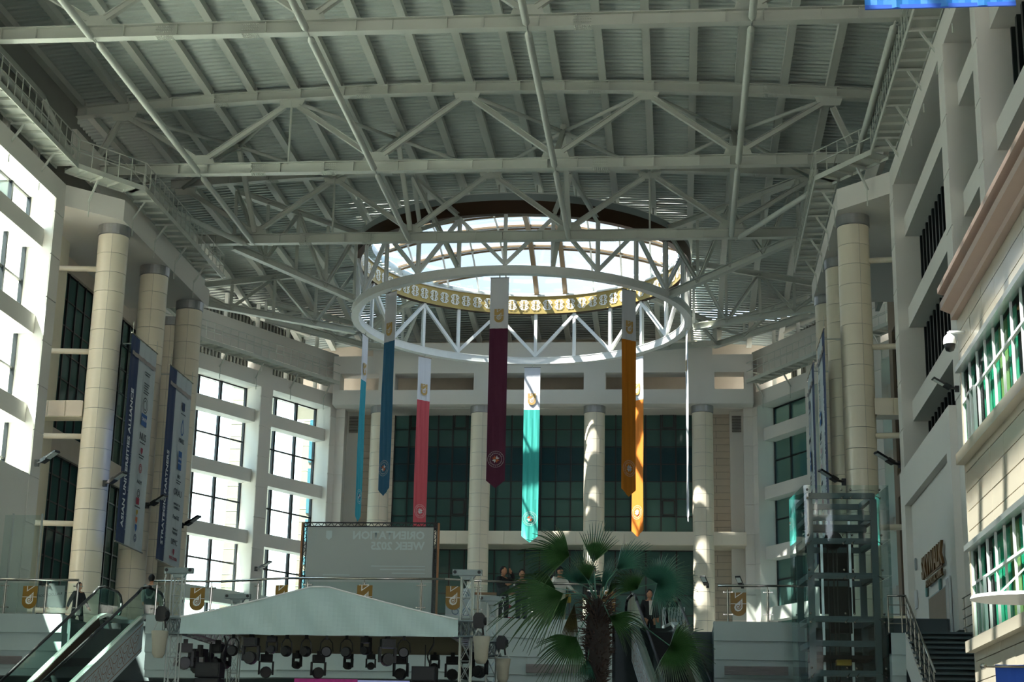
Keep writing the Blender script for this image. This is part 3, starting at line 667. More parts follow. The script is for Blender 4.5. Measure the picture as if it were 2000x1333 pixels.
# ================================================================ COLUMNS
def make_column(label, x, y, group):
    t = thing('column', label, 'column', (x, y, ZF-.05), group=group)
    H = ZL-ZF+.05
    ob('core', MB().tube((0, 0, 0), (0, 0, H-.05), .575, 24, cap=False), 'joint', t, smooth=True)
    me = None; k = 0; z = H-.42-.79
    pm = None
    while z > -.1:
        z0 = max(z, 0)
        if pm is None:
            pm = []
            for a in (-75, 105):
                q_ = MB(); kw = dict(n=12, a0=R(a)+.006, a1=R(a+180)-.006); q_.lathe([(.6, .008), (.6, .782)], **kw); q_.lathe([(.57, .008), (.6, .008)], **kw); q_.lathe([(.6, .782), (.57, .782)], **kw); pm.append(q_.mesh('cladding_panel', 'cream', True))
        for m_ in pm: link('cladding_panel', m_, t, (0, 0, z))
        z -= .79
    ob('capital', MB().lathe([(.6, H-.42), (.635, H-.4), (.635, H), (0, H)], n=28), 'cap_metal', t, smooth=False)
    return t
c0 = make_column('cream clad round column nearest at left, striped with sunlight', -22.4, CY[0], 'left colonnade')
def colc(x, y, label, group): return copy_tree(c0, (x, y, ZF-.05), 0, label, group)
colc(-22.4, CY[1], 'second cream column on the left, standing behind the blue and white university banner', 'left colonnade')
colc(-22.4, CY[2], 'third cream column on the left, behind the second hanging partner banner', 'left colonnade')
colc(-24.1, 74.9, 'shaded cream column tucked between the second and third left columns', 'left colonnade')
colc(mir(-22.4), CY[0], 'large cream round column nearest at right, above the glass lift', 'right colonnade')
colc(mir(-22.4), CY[1], 'second cream column on the right, behind a narrow edge-on banner', 'right colonnade')
colc(mir(-22.4), CY[2], 'third cream column on the right, partly hidden by the second', 'right colonnade')
for i, (bx, lb) in enumerate(((-17.2, 'leftmost round column of the back wall, behind the blue pennant'), (-11.3, 'second round column of the back wall, between red and purple pennants'), (-4.7, 'third round column of the back wall, right of the turquoise pennant'), (1.5, 'rightmost round column of the back wall, with sun patches'))):
    colc(bx, 94.0, lb, 'back wall columns')
# ================================================================ CATWALKS
def catwalk(label, path, wdt=.85, z=24.3, inner=1, xc=None):
    t = thing('catwalk', label, 'catwalk', (path[0][0], path[0][1], z), group='maintenance catwalks under the roof')
    O = Vector(path[0]+(0,)); pts = [Vector(p+(0,))-O for p in path]
    for a, b in zip(pts[:-1], pts[1:]):
        d = (b-a).normalized(); n = Vector((-d.y, d.x, 0))*inner; L = (b-a).length
        c = (a+b)/2+n*wdt/2
        ob('deck_plate', MB().beam(a+n*wdt/2, b+n*wdt/2, wdt, .03), 'steel_paint', t)
        for q in (a, a+n*wdt): ob('edge_beam', MB().beam(q+Vector((0, 0, -.02)), q+(b-a)+Vector((0, 0, -.02)), .05, .2), 'steel_paint', t)
        mb = MB(); k = .5
        while k < L: mb.beam(a+d*k+Vector((0, 0, -.07)), a+d*k+n*wdt+Vector((0, 0, -.07)), .05, .1); k += .75
        ob('cross_ribs', mb, 'steel_paint', t, kind='stuff')
        for h in (1.05, .55): ob('rail', MB().beam(a+Vector((0, 0, h)), b+Vector((0, 0, h)), .035, .035), 'steel_paint', t)
        ob('rail', MB().beam(a+n*wdt+Vector((0, 0, 1.05)), b+n*wdt+Vector((0, 0, 1.05)), .035, .035), 'steel_paint', t)
        k = 0
        while k <= L: ob('rail_post', MB().beam(a+d*k, a+d*k+Vector((0, 0, 1.07)), .03, .03), 'steel_paint', t); k += .62
        k = 1.2
        while k < L:
            mb = MB(); p = a+d*k; mb.beam(p+Vector((0, 0, -.12)), p+n*wdt+Vector((0, 0, -.12)), .06, .08); mb.beam(p+n*.35+Vector((0, 0, -.15)), p+n*wdt+Vector((0, 0, -.95)), .07, .07); mb.tube(p+n*(wdt-.05)+Vector((0, 0, -.8)), p+n*(wdt-.05)+Vector((0, 0, -1.6)), .025, 6)
            ob('bracket', mb, 'steel_paint', t); k += 2.9
    e = pts[-1]; d = (pts[-1]-pts[-2]).normalized(); n = Vector((-d.y, d.x, 0))*inner
    for h in (1.05, .55, 0): ob('rail', MB().beam(e+Vector((0, 0, h)), e+n*wdt+Vector((0, 0, h)), .035, .035), 'steel_paint', t)
    return t
catwalk('catwalk along the near left wall and the left colonnade', [(-22.75, 26), (-22.75, 57.8), (-20.95, 60.4), (-20.95, 72.2)])
catwalk('catwalk along the near right wall and the right colonnade', [(mir(-22.75), 26), (mir(-22.75), 57.8), (mir(-20.95), 60.4), (mir(-20.95), 72.2)], inner=-1)
def dg_path(t): return (-20.0-.4716*t+.8818*.9, 94.4-.8818*t-.4716*.9)
a_, b_ = dg_path(17.0), dg_path(.9)
catwalk('catwalk along the back left diagonal wall, ending at the back wall', [a_, b_])
catwalk('catwalk along the back right diagonal wall, ending at the back wall', [(mir(a_[0]), a_[1]), (mir(b_[0]), b_[1])], inner=-1)
# ================================================================ EXTERIOR seen through the glass, plus one added unseen sun block
def wing(label, x0, x1, y0, y1, z1, m, win):
    t = thing('neighbouring_building', label, 'building', (x0, y0, -.6)); H = z1+.6
    ob('wall', MB().box(0, x1-x0, 0, y1-y0, 0, H), m, t)
    mb = MB(); z = 1.0
    while z < H: mb.box(-.01, x1-x0+.01, -.015, 0, z, z+.03); z += .85
    ob('joint_lines', mb, 'stone', t, kind='stuff')
    for (a, b, c_, d_) in win:
        f_ = ob('window', MB().box(a-x0, b-x0, -.06, 0, c_, d_), 'ext_teal', t); ob('window_bar', MB().box((a+b)/2-x0-.04, (a+b)/2-x0+.04, -.1, -.06, c_, d_), 'black_frame', f_)
    return t
def wx(x): return atY(x, 900, 108).x
wing('cream stone building outside, seen through the left tall window', wx(447), wx(505), 108, 112, 34, 'ext_cream', [(wx(474), wx(487), 3+3.4*k, 5.6+3.4*k) for k in range(9)])
wing('cream stone building outside with teal glazing, seen through the right tall window', wx(596), wx(650), 107, 111, 34, 'ext_cream', [(wx(609), wx(628), 2.4+3.4*k, 5.4+3.4*k) for k in range(9)])
t = thing('neighbouring_building', 'white building with teal windows outside the near left windows', 'building', (-40, 80, -.6))
ob('wall', MB().box(-6, 0, 0, 34, 0, 30), 'ext_white', t)
for i in range(5):
    for k in range(6): w_ = ob('window', MB().box(0, .05, 2+i*6.2, 5.6+i*6.2, 2.4+k*4.1, 5.2+k*4.1), 'ext_teal', t); ob('window_bar', MB().box(.05, .12, 3.7+i*6.2, 3.85+i*6.2, 2.4+k*4.1, 5.2+k*4.1), 'white_paint', w_)
t = thing('neighbouring_building', 'beige building outside the right diagonal windows', 'building', (3, 99.5, -.6))
ob('wall', MB().box(0, 20, 0, 10, 0, 30), 'ext_cream', t)
for i in range(5):
    for k in range(7): w_ = ob('window', MB().box(.6+i*3.8, 2.8+i*3.8, -.05, 0, 2.4+k*3.6, 4.8+k*3.6), 'ext_teal', t)
t = thing('neighbouring_building', 'added unseen block outside the near left windows, shading the gallery fascia', 'building', (-46, 2, -.6))  # unseen building volume added to keep direct sun off the left gallery fascia
ob('wall', MB().box(0, 16, 0, 44.5, 0, 28), 'ext_white', t)
for k in range(6): ob('window', MB().box(16, 16.1, 2, 42, 2+k*4.2, 4.4+k*4.2), 'ext_teal', t)
# ================================================================ EMBLEM (gold shield with notch, drop and spiral)
def shield_parts(par, o, ux, uy, wdt, gold='gold_print', white='white_paint', th=.008, name='emblem', both=True):
    """emblem of width wdt centred on o; returns shield part (child of par) with inlays"""
    ux = Vector(ux).normalized(); uy = Vector(uy).normalized(); o = Vector(o); s = wdt/2; nn = ux.cross(uy)
    P = [(-1, 1.5), (1, 1.5), (1, -.6)]+[(math.cos(a), -.6+math.sin(a)*.9) for a in [-PI*k/12 for k in range(1, 12)]]+[(-1, -.6)]
    sh = ob(name, MB().prism([(p[0]*s, p[1]*s) for p in P][::-1], o, ux, uy, th), gold, par)
    mb = MB(); mg = MB()
    for side in ((1, -1) if both else (1,)):
        off = nn*(th+.004 if side > 0 else -.004)
        def fn(x, y): return o+ux*(x*s)+uy*(y*s)+off
        def poly(m_, pts): m_.add([fn(*p) for p in pts], [tuple(range(len(pts)))])
        poly(mb, [(-.45, 1.5), (-.33, 1.5), (-.33, .95), (.45, 1.5), (.62, 1.5), (-.45, .75)])
        poly(mb, [(-1, .02), (1, .02), (1, .1), (-1, .1)])
        poly(mb, [(.42, .72), (.5, .72), (.5, -.45), (.3, -.8), (-.1, -.92), (-.45, -.75), (-.55, -.4), (-.42, -.05), (-.05, .22), (.42, .62)])
        off2 = nn*(th+.008 if side > 0 else -.008)
        ribbon(mg, [(p[0]*s, p[1]*s) for p in [(-.02-.36*(1-.75*i/16)*math.cos(i*.62+2.2), -.36+.36*(1-.75*i/16)*math.sin(i*.62+2.2)) for i in range(17)]], .1*s, lambda x, y, o2=off2: o+ux*x+uy*y+o2)
        ribbon(mg, [(.33*s, -.5*s), (.33*s, .45*s)], .09*s, lambda x, y, o2=off2: o+ux*x+uy*y+o2)
    ob('inlay', mb, white, sh); ob('spiral', mg, gold, sh)
    return sh
# ================================================================ HANGING PENNANTS
def pennant(label, ang, colr, wdt, prt, seal, mirror=False):
    a = ang; pos = pa(a, RR-.02, 0)+Vector((CXR, CYR, 0)); t = thing('pennant', label, 'banner', (pos.x, pos.y, 24.5), 0, 'pennants hanging from the ring')
    # width runs tangentially
    tx = Vector((math.cos(R(a)), math.sin(R(a)), 0)); nn = Vector((math.sin(R(a)), -math.cos(R(a)), 0))
    if tx.x < 0: tx = -tx
    h = wdt/2; L = 9.95; sp = 2.45
    def strip(z0, z1, tip=False):
        mb = MB(); n = 8; rows = 14
        for i in range(n):
            for j in range(rows):
                def q(i_, j_):
                    x = -h+wdt*i_/n; z = z0+(z1-z0)*j_/rows
                    if tip and j_ == rows: z = z1-.35*(1-abs(x)/h)
                    wob = .018*math.sin(i_*2.1+z*.8)*min(1, -z*.3+.05)
                    return tx*x+nn*wob+Vector((0, 0, z))
                mb.add([q(i, j), q(i+1, j), q(i+1, j+1), q(i, j+1)], [(0, 1, 2, 3)])
        return mb
    ob('white_top', strip(0, -sp), 'c_white', t, smooth=True, label='white upper end')
    ob('cloth', strip(-sp, -L+.38, True), colr, t, smooth=True)
    ob('hem_rod', MB().tube(-tx*(h+.02), tx*(h+.02), .02, 6), 'chrome', t)
    ob('hanger', MB().tube((0, 0, 0), (0, 0, .2), .03, 6), 'steel_paint', t)
    for sd in (1, -1):
        ux = tx if (tx.cross(Vector((0, 0, 1)))).dot(nn*sd) > 0 else -tx
        shield_parts(t, nn*sd*.04+Vector((0, 0, -1.85)), ux, (0, 0, 1), wdt*.5, 'c_print', 'c_white', th=.005, both=False)
        mb = MB(); O = nn*sd*.045+Vector((0, 0, -L+1.35))
        def fn(x, z): return O+tx*x+Vector((0, 0, z))
        for rr, ww in ((.43*wdt, .012), (.31*wdt, .014)): ribbon(mb, [(rr*math.cos(2*PI*i/28), rr*math.sin(2*PI*i/28)) for i in range(29)], ww, fn)
        for i in range(22):
            aa = 2*PI*(i+.5)/22; 
            if i in (0, 10, 11, 21): continue
            ribbon(mb, [(.35*wdt*math.cos(aa), .35*wdt*math.sin(aa)), (.39*wdt*math.cos(aa), .39*wdt*math.sin(aa))], .012, fn)
        sl = ob('seal', mb, 'seal', t)
        for q in range(4):
            mb = MB(); aa = PI/4+q*PI/2; c_, s_ = math.cos(aa), math.sin(aa)
            def rot(x, y): return fn(x*c_-y*s_, x*s_+y*c_)
            mb.add([rot(*p) for p in [(.01, 0), (.08*wdt, .07*wdt), (.19*wdt, .1*wdt), (.14*wdt, .0), (.19*wdt, -.1*wdt), (.08*wdt, -.07*wdt)]], [(0, 1, 2, 3, 4, 5)])
            ob('petal', mb, prt if q % 2 else 'seal', sl)
    return t
pennant('wide maroon pennant hanging from the near side of the ring, in the middle', -1.5, 'c_purple', .86, 'c_orangeprint', 1)
pennant('ochre orange pennant hanging from the right near side of the ring', 42, 'c_orange', .86, 'c_pale', 1)
pennant('pennant seen edge-on as a thin white line at the right end of the ring', 97, 'c_white', .8, 'c_pale', 1)
pennant('sunlit peach orange pennant on the right rear of the ring, behind the ochre one', 137, 'c_peach', .86, 'c_pale', 1)
pennant('sunlit turquoise pennant hanging from the far side of the ring', 181, 'c_teal', .9, 'c_orangeprint', 1)
pennant('coral red pennant hanging from the left rear of the ring', 224, 'c_red', .86, 'c_pale', 1)
pennant('narrow light blue pennant seen nearly edge-on at the left end of the ring', 260, 'c_cyan', .86, 'c_navy', 1)
pennant('steel blue pennant hanging from the left near side of the ring', 318, 'c_blue', .86, 'c_orangeprint', 1)
# ================================================================ TALL COLUMN BANNERS
def tall_banner(label, side, ya, yb, title, sub, logos):
    X = -21.15 if side < 0 else mir(-21.15); ztop, zb = 18.48, 10.3
    t = thing('column_banner', label, 'banner', (X, ya, zb)); W = yb-ya; H = ztop-zb
    # reading direction: on the left wall the text faces +X, reading towards +Y
    ux = Vector((0, 1, 0)) if side < 0 else Vector((0, 1, 0)); uy = Vector((0, 0, 1)); nx = 1 if side < 0 else -1
    def cloth(u0, u1, v0, v1, m, nm, off=0):
        mb = MB(); n = max(2, int((u1-u0)/.2))
        for i in range(n):
            a = u0+(u1-u0)*i/n; b = u0+(u1-u0)*(i+1)/n; wa = .02*math.sin(a*9); wb = .02*math.sin(b*9)
            mb.add([(nx*(off+wa), a, v0), (nx*(off+wb), b, v0), (nx*(off+wb), b, v1), (nx*(off+wa), a, v1)], [(0, 1, 2, 3) if nx > 0 else (3, 2, 1, 0)])
        return ob(nm, mb, m, t, smooth=True)
    cloth(0, W*.31, 0, H, 'c_navy', 'blue_stripe'); cloth(W*.31, W, 0, H, 'c_pale', 'pale_field')
    cloth(W*.02, W*.93, H-.82, H-.66, 'c_taupe', 'top_stripe', .05)
    for v in (0, H): ob('hem_rod', MB().tube((0, -.05, v), (0, W+.05, v), .03, 6), 'chrome', t)
    for u in (.1, W-.1): ob('cord', MB().tube((0, u, H), (0, u, H+.5), .012, 5), 'steel_paint', t)
    ob('arm', MB().tube((-nx*.9, W/2, H), (0, W/2, H), .025, 6), 'steel_paint', t)
    # vertical titles read upwards
    vx, vy = (0, 0, 1), ((0, -1, 0) if side < 0 else (0, 1, 0))
    text(title[0], 'title_lettering', title[1], 'ink_white', t, (nx*.06, W*.13, title[2]), vx, vy, 'LEFT', .009)
    text(sub[0], 'small_lettering', sub[1], 'c_bluegray', t, (nx*.06, W*.255, title[2]-.1), vx, vy, 'LEFT')
    rx = (0, 1, 0) if side < 0 else (0, -1, 0)
    for v, kind, s, m, sz in logos:
        c = Vector((nx*.06, W*.64, H-v))
        if kind == 'text': text(s, 'sponsor_lettering', sz, m, t, c, rx, uy)
        elif kind == 'lines':
            for q in range(s): ob('print_line', MB().box(nx*.055, nx*.06, W*.64-.32+.05*(q % 2), W*.64+.34-.1*(q % 3), H-v-q*.1, H-v-q*.1+.04), m, t)
        elif kind == 'box': lb = ob('print_block', MB().box(nx*.05, nx*.058, W*.64-s[0], W*.64+s[0], H-v-s[1], H-v+s[1]), m, t)
        elif kind == 'disc':
            mb = MB()
            for r_ in (sz, sz*.62): ribbon(mb, [(r_*math.cos(2*PI*i/20), r_*math.sin(2*PI*i/20)) for i in range(21)], .04, lambda x, z, c=c: c+Vector((0, x, z)))
            ob('round_mark', mb, m, t)
        elif kind == 'crest':
            mb = MB(); P = [(-1, 1), (1, 1), (1, -.2), (0, -1.3), (-1, -.2)]; mb.add([c+Vector((0, p[0]*sz, p[1]*sz)) for p in P], [(0, 1, 2, 3, 4)]); ob('crest_mark', mb, m, t)
        elif kind == 'drop':
            P = [(0, 1.5), (.55, .2), (.7, -.4), (.4, -.95), (0, -1.1), (-.4, -.95), (-.7, -.4), (-.55, .2), (0, 1.5)]
            mb = MB(); ribbon(mb, [(p[0]*sz, p[1]*sz) for p in P], .07, lambda x, z, c=c: c+Vector((0, x, z))); ob('drop_mark', mb, m, t)
    return t
LA = [(1.15, 'lines', 2, 'ink', 0), (1.6, 'lines', 5, 'ink', 0), (2.45, 'disc', 0, 'ink', .3), (3.05, 'box', (.34, .24), 'ink_blue', 0), (3.03, 'text', 'CHULA', 'ink_white', .2), (3.75, 'text', 'NUS', 'ink', .42), (4.0, 'lines', 1, 'ink', 0), (4.3, 'crest', 0, 'c_redprint', .12), (4.5, 'lines', 2, 'ink', 0), (5.0, 'disc', 0, 'c_redprint', .17), (5.55, 'text', 'AALM', 'ink', .22),
      (6.0, 'disc', 0, 'ink', .16), (6.3, 'box', (.17, .13), 'c_redprint', 0), (6.55, 'lines', 1, 'ink', 0), (6.75, 'crest', 0, 'c_yellow', .1), (7.05, 'crest', 0, 'c_orangeprint', .12), (7.35, 'crest', 0, 'ink_blue', .13), (7.75, 'disc', 0, 'c_navy', .14)]
LS = [(1.35, 'box', (.17, .17), 'c_navy', 0), (1.7, 'lines', 1, 'ink', 0), (2.3, 'drop', 0, 'ink_blue', .26), (2.85, 'text', 'MINES', 'ink', .28), (3.7, 'box', (.22, .4), 'ink_blue', 0), (3.62, 'text', 'DUKE', 'ink_white', .14), (3.82, 'text', 'KUNSHAN', 'ink_white', .09), (4.4, 'text', 'RICE', 'ink', .2), (4.6, 'lines', 2, 'ink', 0), (5.1, 'text', 'ORAU', 'ink', .4), (5.6, 'text', 'UNIVERSITY OF', 'ink', .13), (5.75, 'text', 'CAMBRIDGE', 'ink', .15), (6.15, 'text', 'PennGSE', 'ink', .24),
      (6.65, 'text', 'University of', 'ink', .13), (6.8, 'text', 'Pittsburgh', 'ink', .17), (7.2, 'text', 'UPMC', 'ink', .34), (7.6, 'crest', 0, 'c_redprint', .12), (7.88, 'text', 'WISCONSIN', 'c_redprint', .2)]
tall_banner('tall blue and white banner of partner universities, nearer of the two on the left', -1, 60.9, 64.15, ('ASIAN UNIVERSITIES ALLIANCE', .39, .62), ('Astana Universiteteri Alliansy / Altaic Asia Universities', .17), LA)
tall_banner('tall blue and white banner with logos, farther of the two on the left', -1, 65.95, 69.3, ('STRATEGIC PARTNERS', .39, .66), ('Strategicheskie partnery / Strategiialyk seriktester', .17), LS)
tall_banner('narrow foreshortened blue and white banner, nearer one on the right columns', 1, 60.9, 64.15, ('ASIAN UNIVERSITIES ALLIANCE', .39, .62), ('Asian Universities Alliance', .17), LA)
tall_banner('narrow foreshortened blue and white banner, farther one on the right columns', 1, 65.95, 69.3, ('STRATEGIC PARTNERS', .39, .66), ('Strategic partners', .17), LS)
# ================================================================ FLOODLIGHTS on walls and columns
def flood(label, p, dx, dy=-.25, tilt=.35, s=1):
    t = thing('floodlight', label, 'floodlight', p, 0, 'wall mounted floodlights'); t.scale = (s, s, s)
    ob('bracket', MB().tube((0, 0, 0), (dx*.3, dy*.6, .05), .05, 8).box(-.08, .08, -.05, .05, -.12, .12), 'black', t)
    a = Vector((dx*.25, dy*.6, .02)); b = a+Vector((dx*.75, dy, .42)).normalized()*.75
    ob('driver_box', MB().beam(a, a.lerp(b, .35), .26, .14), 'black', t)
    ob('lamp_body', MB().beam(a.lerp(b, .35), b, .3, .07), 'black', t)
    ob('lamp_glass', MB().beam(a.lerp(b, .4)+Vector((0, 0, -.045)), a.lerp(b, .96)+Vector((0, 0, -.045)), .24, .01), 'lamp_glass', t)
FP = [((80, 905), -23.3, 1, 'grey floodlight on the leftmost white pilaster'), ((213, 945), -21.8, 1, 'grey floodlight on the first left column beside the banner'), ((295, 988), -21.8, 1, 'grey floodlight on the second left column'), ((363, 1027), -21.8, 1, 'grey floodlight on the third left column')]
for (px_, X, d_, lb) in FP: flood(lb, atX(px_[0]-8, px_[1], X), d_)
flood('small grey floodlight on the pilaster between the tall left windows', atX(500, 1112, -22.8), 1)
flood('floodlight on the white wall, above the big recessed panel on the right', atX(1758, 908, 7.85), -1)
flood('floodlight just above the glass lift', atX(1648, 942, 6.0), -1)
flood('black floodlight at the edge of the near right building', (5.25, 31.0, atX(1872, 748, 5.2).z), -1, -.1, s=.5)
for px_, lb in (((1382, 1145), 'grey box floodlight mounted on the rightmost back column'), ((1450, 1146), 'small floodlight on the pier right of the back columns')):
    p = atY(px_[0], px_[1], 93.3); flood(lb, p, -.3, -.6)
# ================================================================ GLASS BALUSTRADE of the gallery
def zr(a, b, t): return tuple(a[i]+(b[i]-a[i])*t for i in range(2))
def balustrade(label, pts, step, emb, first=.0):
    t = thing('balustrade', label, 'balustrade', (pts[0][0], pts[0][1], ZF), 0, 'gallery balustrades')
    O = Vector((pts[0][0], pts[0][1], ZF)); P = [Vector((p[0], p[1], ZF))-O for p in pts]
    mb = MB()
    for a, b in zip(P[:-1], P[1:]): mb.tube(a+Vector((0, 0, 1.13)), b+Vector((0, 0, 1.13)), .038, 10)
    ob('handrail', mb, 'chrome', t, smooth=True)
    seglen = [(b-a).length for a, b in zip(P[:-1], P[1:])]; tot = sum(seglen)
    def at(s):
        for (a, b), l in zip(zip(P[:-1], P[1:]), seglen):
            if s <= l+1e-6: return a+(b-a)*(s/l), (b-a)/l
            s -= l
        return P[-1], (P[-1]-P[-2]).normalized()
    ss = [first]; 
    while ss[-1]+step < tot-.1: ss.append(ss[-1]+step)
    ss.append(tot)
    for s_ in ss:
        p, d = at(s_)
        po = ob('post', MB().tube(p, p+Vector((0, 0, 1.0)), .034, 10).tube(p+Vector((0, 0, 1)), p+Vector((0, 0, 1.12)), .014, 6), 'chrome', t, smooth=False)
        mb = MB()
        for z in (.25, .93): mb.beam(p+d*-.13+Vector((0, 0, z)), p+d*.13+Vector((0, 0, z)), .05, .025); mb.tube(p+d*-.13+Vector((0, -.04, z)), p+d*-.13+Vector((0, .04, z)), .022, 6); mb.tube(p+d*.13+Vector((0, -.04, z)), p+d*.13+Vector((0, .04, z)), .022, 6)
        ob('clamp', mb, 'chrome', po)
    for a_, b_ in zip(ss[:-1], ss[1:]):
        if b_-a_ < .3: continue
        p, d = at(a_+.07); q, _ = at(b_-.07)
        ob('glass_panel', MB().add([p+Vector((0, 0, .08)), q+Vector((0, 0, .08)), q+Vector((0, 0, 1.02)), p+Vector((0, 0, 1.02))], [(0, 1, 2, 3)]), 'rail_glass', t)
    for x_ in emb:
        # x in the photo -> nearest point of the rail
        best = min(((abs((atY(x_, 1165, (p+O).y)).x-(p+O).x), k) for k in range(400) for p in [at(tot*k/399)[0]]))
        p, d = at(tot*best[1]/399); nn = d.cross(Vector((0, 0, 1)))
        if nn.y > 0: nn = -nn; d = -d
        shield_parts(t, p+nn*.03+Vector((0, 0, .56)), d if d.x > 0 else -d, (0, 0, 1), .48)
    return t
balustrade('glass balustrade at the far left of the gallery, beside the left escalator', [(-24.5, 51.7), (-19.05, 51.7)], 1.35, [59], .35)
balustrade('long glass balustrade of the gallery, bent forward behind the stage roof', [(-16.6, 51.8), (-14.4, 51.8), (-12.0, 50.75), (-7.1, 50.7), (-4.7, 51.55), (-2.15, 51.8)], 1.78, [387, 551, 712, 884, 1233], .1)
balustrade('short glass balustrade of the gallery between right escalator and lift', [(1.25, 51.85), (3.75, 51.75)], 1.22, [1442], .3)
# ================================================================ ESCALATORS
def escalator(label, tl, tr_, bl, br, orn, inner='black'):
    """top-left/right and bottom-left/right handrail points (world)"""
    t = thing('escalator', label, 'escalator', (tl[0], tl[1], ZF)); O = Vector((tl[0], tl[1], ZF))
    TL, TR, BL, BR = [Vector(v)-O for v in (tl, tr_, bl, br)]
    dl = (TL-BL).normalized(); ext = 3.2
    BL = BL-dl*ext; dr = (TR-BR).normalized(); BR = BR-dr*ext
    fwd = Vector((dl.x, dl.y, 0)).normalized(); side = Vector((fwd.y, -fwd.x, 0))
    for nm, A, B, sd in (('left', BL, TL, -1), ('right', BR, TR, 1)):
        # curve over the top: sloping rail, bend, level part, round newel
        top = [A, B-(B-A).normalized()*.5, B-(B-A).normalized()*.12+Vector((0, 0, .04)), B+fwd*.35+Vector((0, 0, .07)), B+fwd*1.3+Vector((0, 0, .02)), B+fwd*1.55+Vector((0, 0, -.08)), B+fwd*1.68+Vector((0, 0, -.3)), B+fwd*1.66+Vector((0, 0, -.6)), B+fwd*1.5+Vector((0, 0, -.78))]
        mb = MB()
        for i in range(len(top)-1): mb.tube(top[i], top[i+1], .045, 8)
        ob('handrail', mb, 'rubber', t, smooth=True)
        bot = [A+Vector((0, 0, -.85)), B+Vector((0, 0, -.9)), B+fwd*.45+Vector((0, 0, -.75)), B+fwd*1.6+Vector((0, 0, -.78))]
        cut = [0, .22, .44, .66, .88, 1.0]
        for c0, c1 in zip(cut[:-1], cut[1:]):
            a0 = A.lerp(B, c0); a1 = A.lerp(B, c1); ob('glass_panel', MB().add([a0+Vector((0, 0, -.85)), a1+Vector((0, 0, -.86)), a1+Vector((0, 0, -.03)), a0+Vector((0, 0, -.03))], [(0, 1, 2, 3)]), 'green_glass', t)
        pts = [bot[1], bot[2], bot[3]]+top[:0:-1][:0]+[top[8], top[7], top[6], top[5], top[4], top[3], B]
        ob('newel_glass', MB().add(pts, [tuple(range(len(pts)))]), 'green_glass', t)
        # skirt and outer cladding
        mb = MB(); mb.beam(A+Vector((0, 0, -.92)), B+Vector((0, 0, -.95)), .2, .12); mb.beam(B+Vector((0, 0, -.95)), B+fwd*.5+Vector((0, 0, -.8)), .2, .1); mb.beam(B+fwd*.5+Vector((0, 0, -.8)), B+fwd*2+Vector((0, 0, -.8)), .2, .1)
        ob('skirt_cap', mb, 'alu', t)
        i_ = side*(-sd)*.09; mb = MB(); mb.beam(A+i_+Vector((0, 0, -1.15)), B+i_+Vector((0, 0, -1.15)), .05, .45); ob('inner_skirt', mb, 'brown_frame', t)
        o_ = side*sd*.1; Q = [A+o_+Vector((0, 0, -.98)), B+o_+Vector((0, 0, -1.02)), B+o_+Vector((0, 0, -2.0)), A+o_+Vector((0, 0, -2.15))]
        dq = -(side*sd*.03)
        ob('side_panel', MB().add(Q+[q+dq for q in Q], [(0, 1, 2, 3), (7, 6, 5, 4), (0, 4, 5, 1), (1, 5, 6, 2), (2, 6, 7, 3), (3, 7, 4, 0)]), 'panel_gray' if not orn else 'c_pale', t)
        if orn and sd == orn:
            L = (B-A).length; d = (B-A).normalized(); up_ = Vector((0, 0, 1)); mb = MB()
            def fn(u, v): return A+d*u+o_*1.06+Vector((0, 0, -1.5+v))
            for v in (.38, -.38): ribbon(mb, [(0, v), (L, v)], .03, fn)
            u = .3; k = 0
            while u < L-.3:
                s_ = 1 if k % 2 else -1
                ribbon(mb, [(u+.24*(1-.72*i/16)*math.cos(1.3*2*PI*i/16+PI*.5*s_)*s_, .12*s_+.17*(1-.72*i/16)*math.sin(1.3*2*PI*i/16+PI*.5*s_)) for i in range(17)], .022, fn)
                ribbon(mb, [(u-.12, -.3*s_), (u+.05, -.02*s_), (u+.22, .28*s_), (u+.3, .33*s_)], .022, fn); ribbon(mb, [(u-.02, -.32*s_), (u+.14, -.06*s_), (u+.3, .22*s_)], .018, fn)
                u += .36; k += 1
            ob('arabesque', mb, 'arabesque', t, kind='stuff')
    # steps
    n = int((TL-BL).length/.4)
    for k in range(n+1):
        f_ = k/n; a = BL.lerp(TL, f_)+side*.16; b = BR.lerp(TR, f_)-side*.16; dz = Vector((0, 0, -1.12))
        st_ = MB().add([a+dz, b+dz, b+dz+fwd*.38, a+dz+fwd*.38, a+dz+Vector((0, 0, -.24)), b+dz+Vector((0, 0, -.24))], [(0, 1, 2, 3), (0, 4, 5, 1)])
        ob('step', st_, 'black_soft', t)
    mb = MB(); mb.add([TL+Vector((0, 0, -1.0))+side*.1, TR+Vector((0, 0, -1.0))-side*.1, TR+Vector((0, 0, -1.0))-side*.1+fwd*2.2, TL+Vector((0, 0, -1.0))+side*.1+fwd*2.2], [(0, 1, 2, 3)])
    ob('top_plate', mb, 'alu', t)
    return t
escalator('left escalator climbing to the gallery, white side panel with brown scrollwork', (-18.37, 51.8, 7.5), (-16.94, 51.8, 7.5), (-19.01, 46.09, 4.18), (-17.82, 46.17, 4.2), 1)
escalator('right escalator behind the palm tree, with black steps', (-1.31, 51.8, 7.42), (-.01, 51.8, 7.4), (-.34, 46.86, 4.5), (.93, 46.96, 4.5), -1)
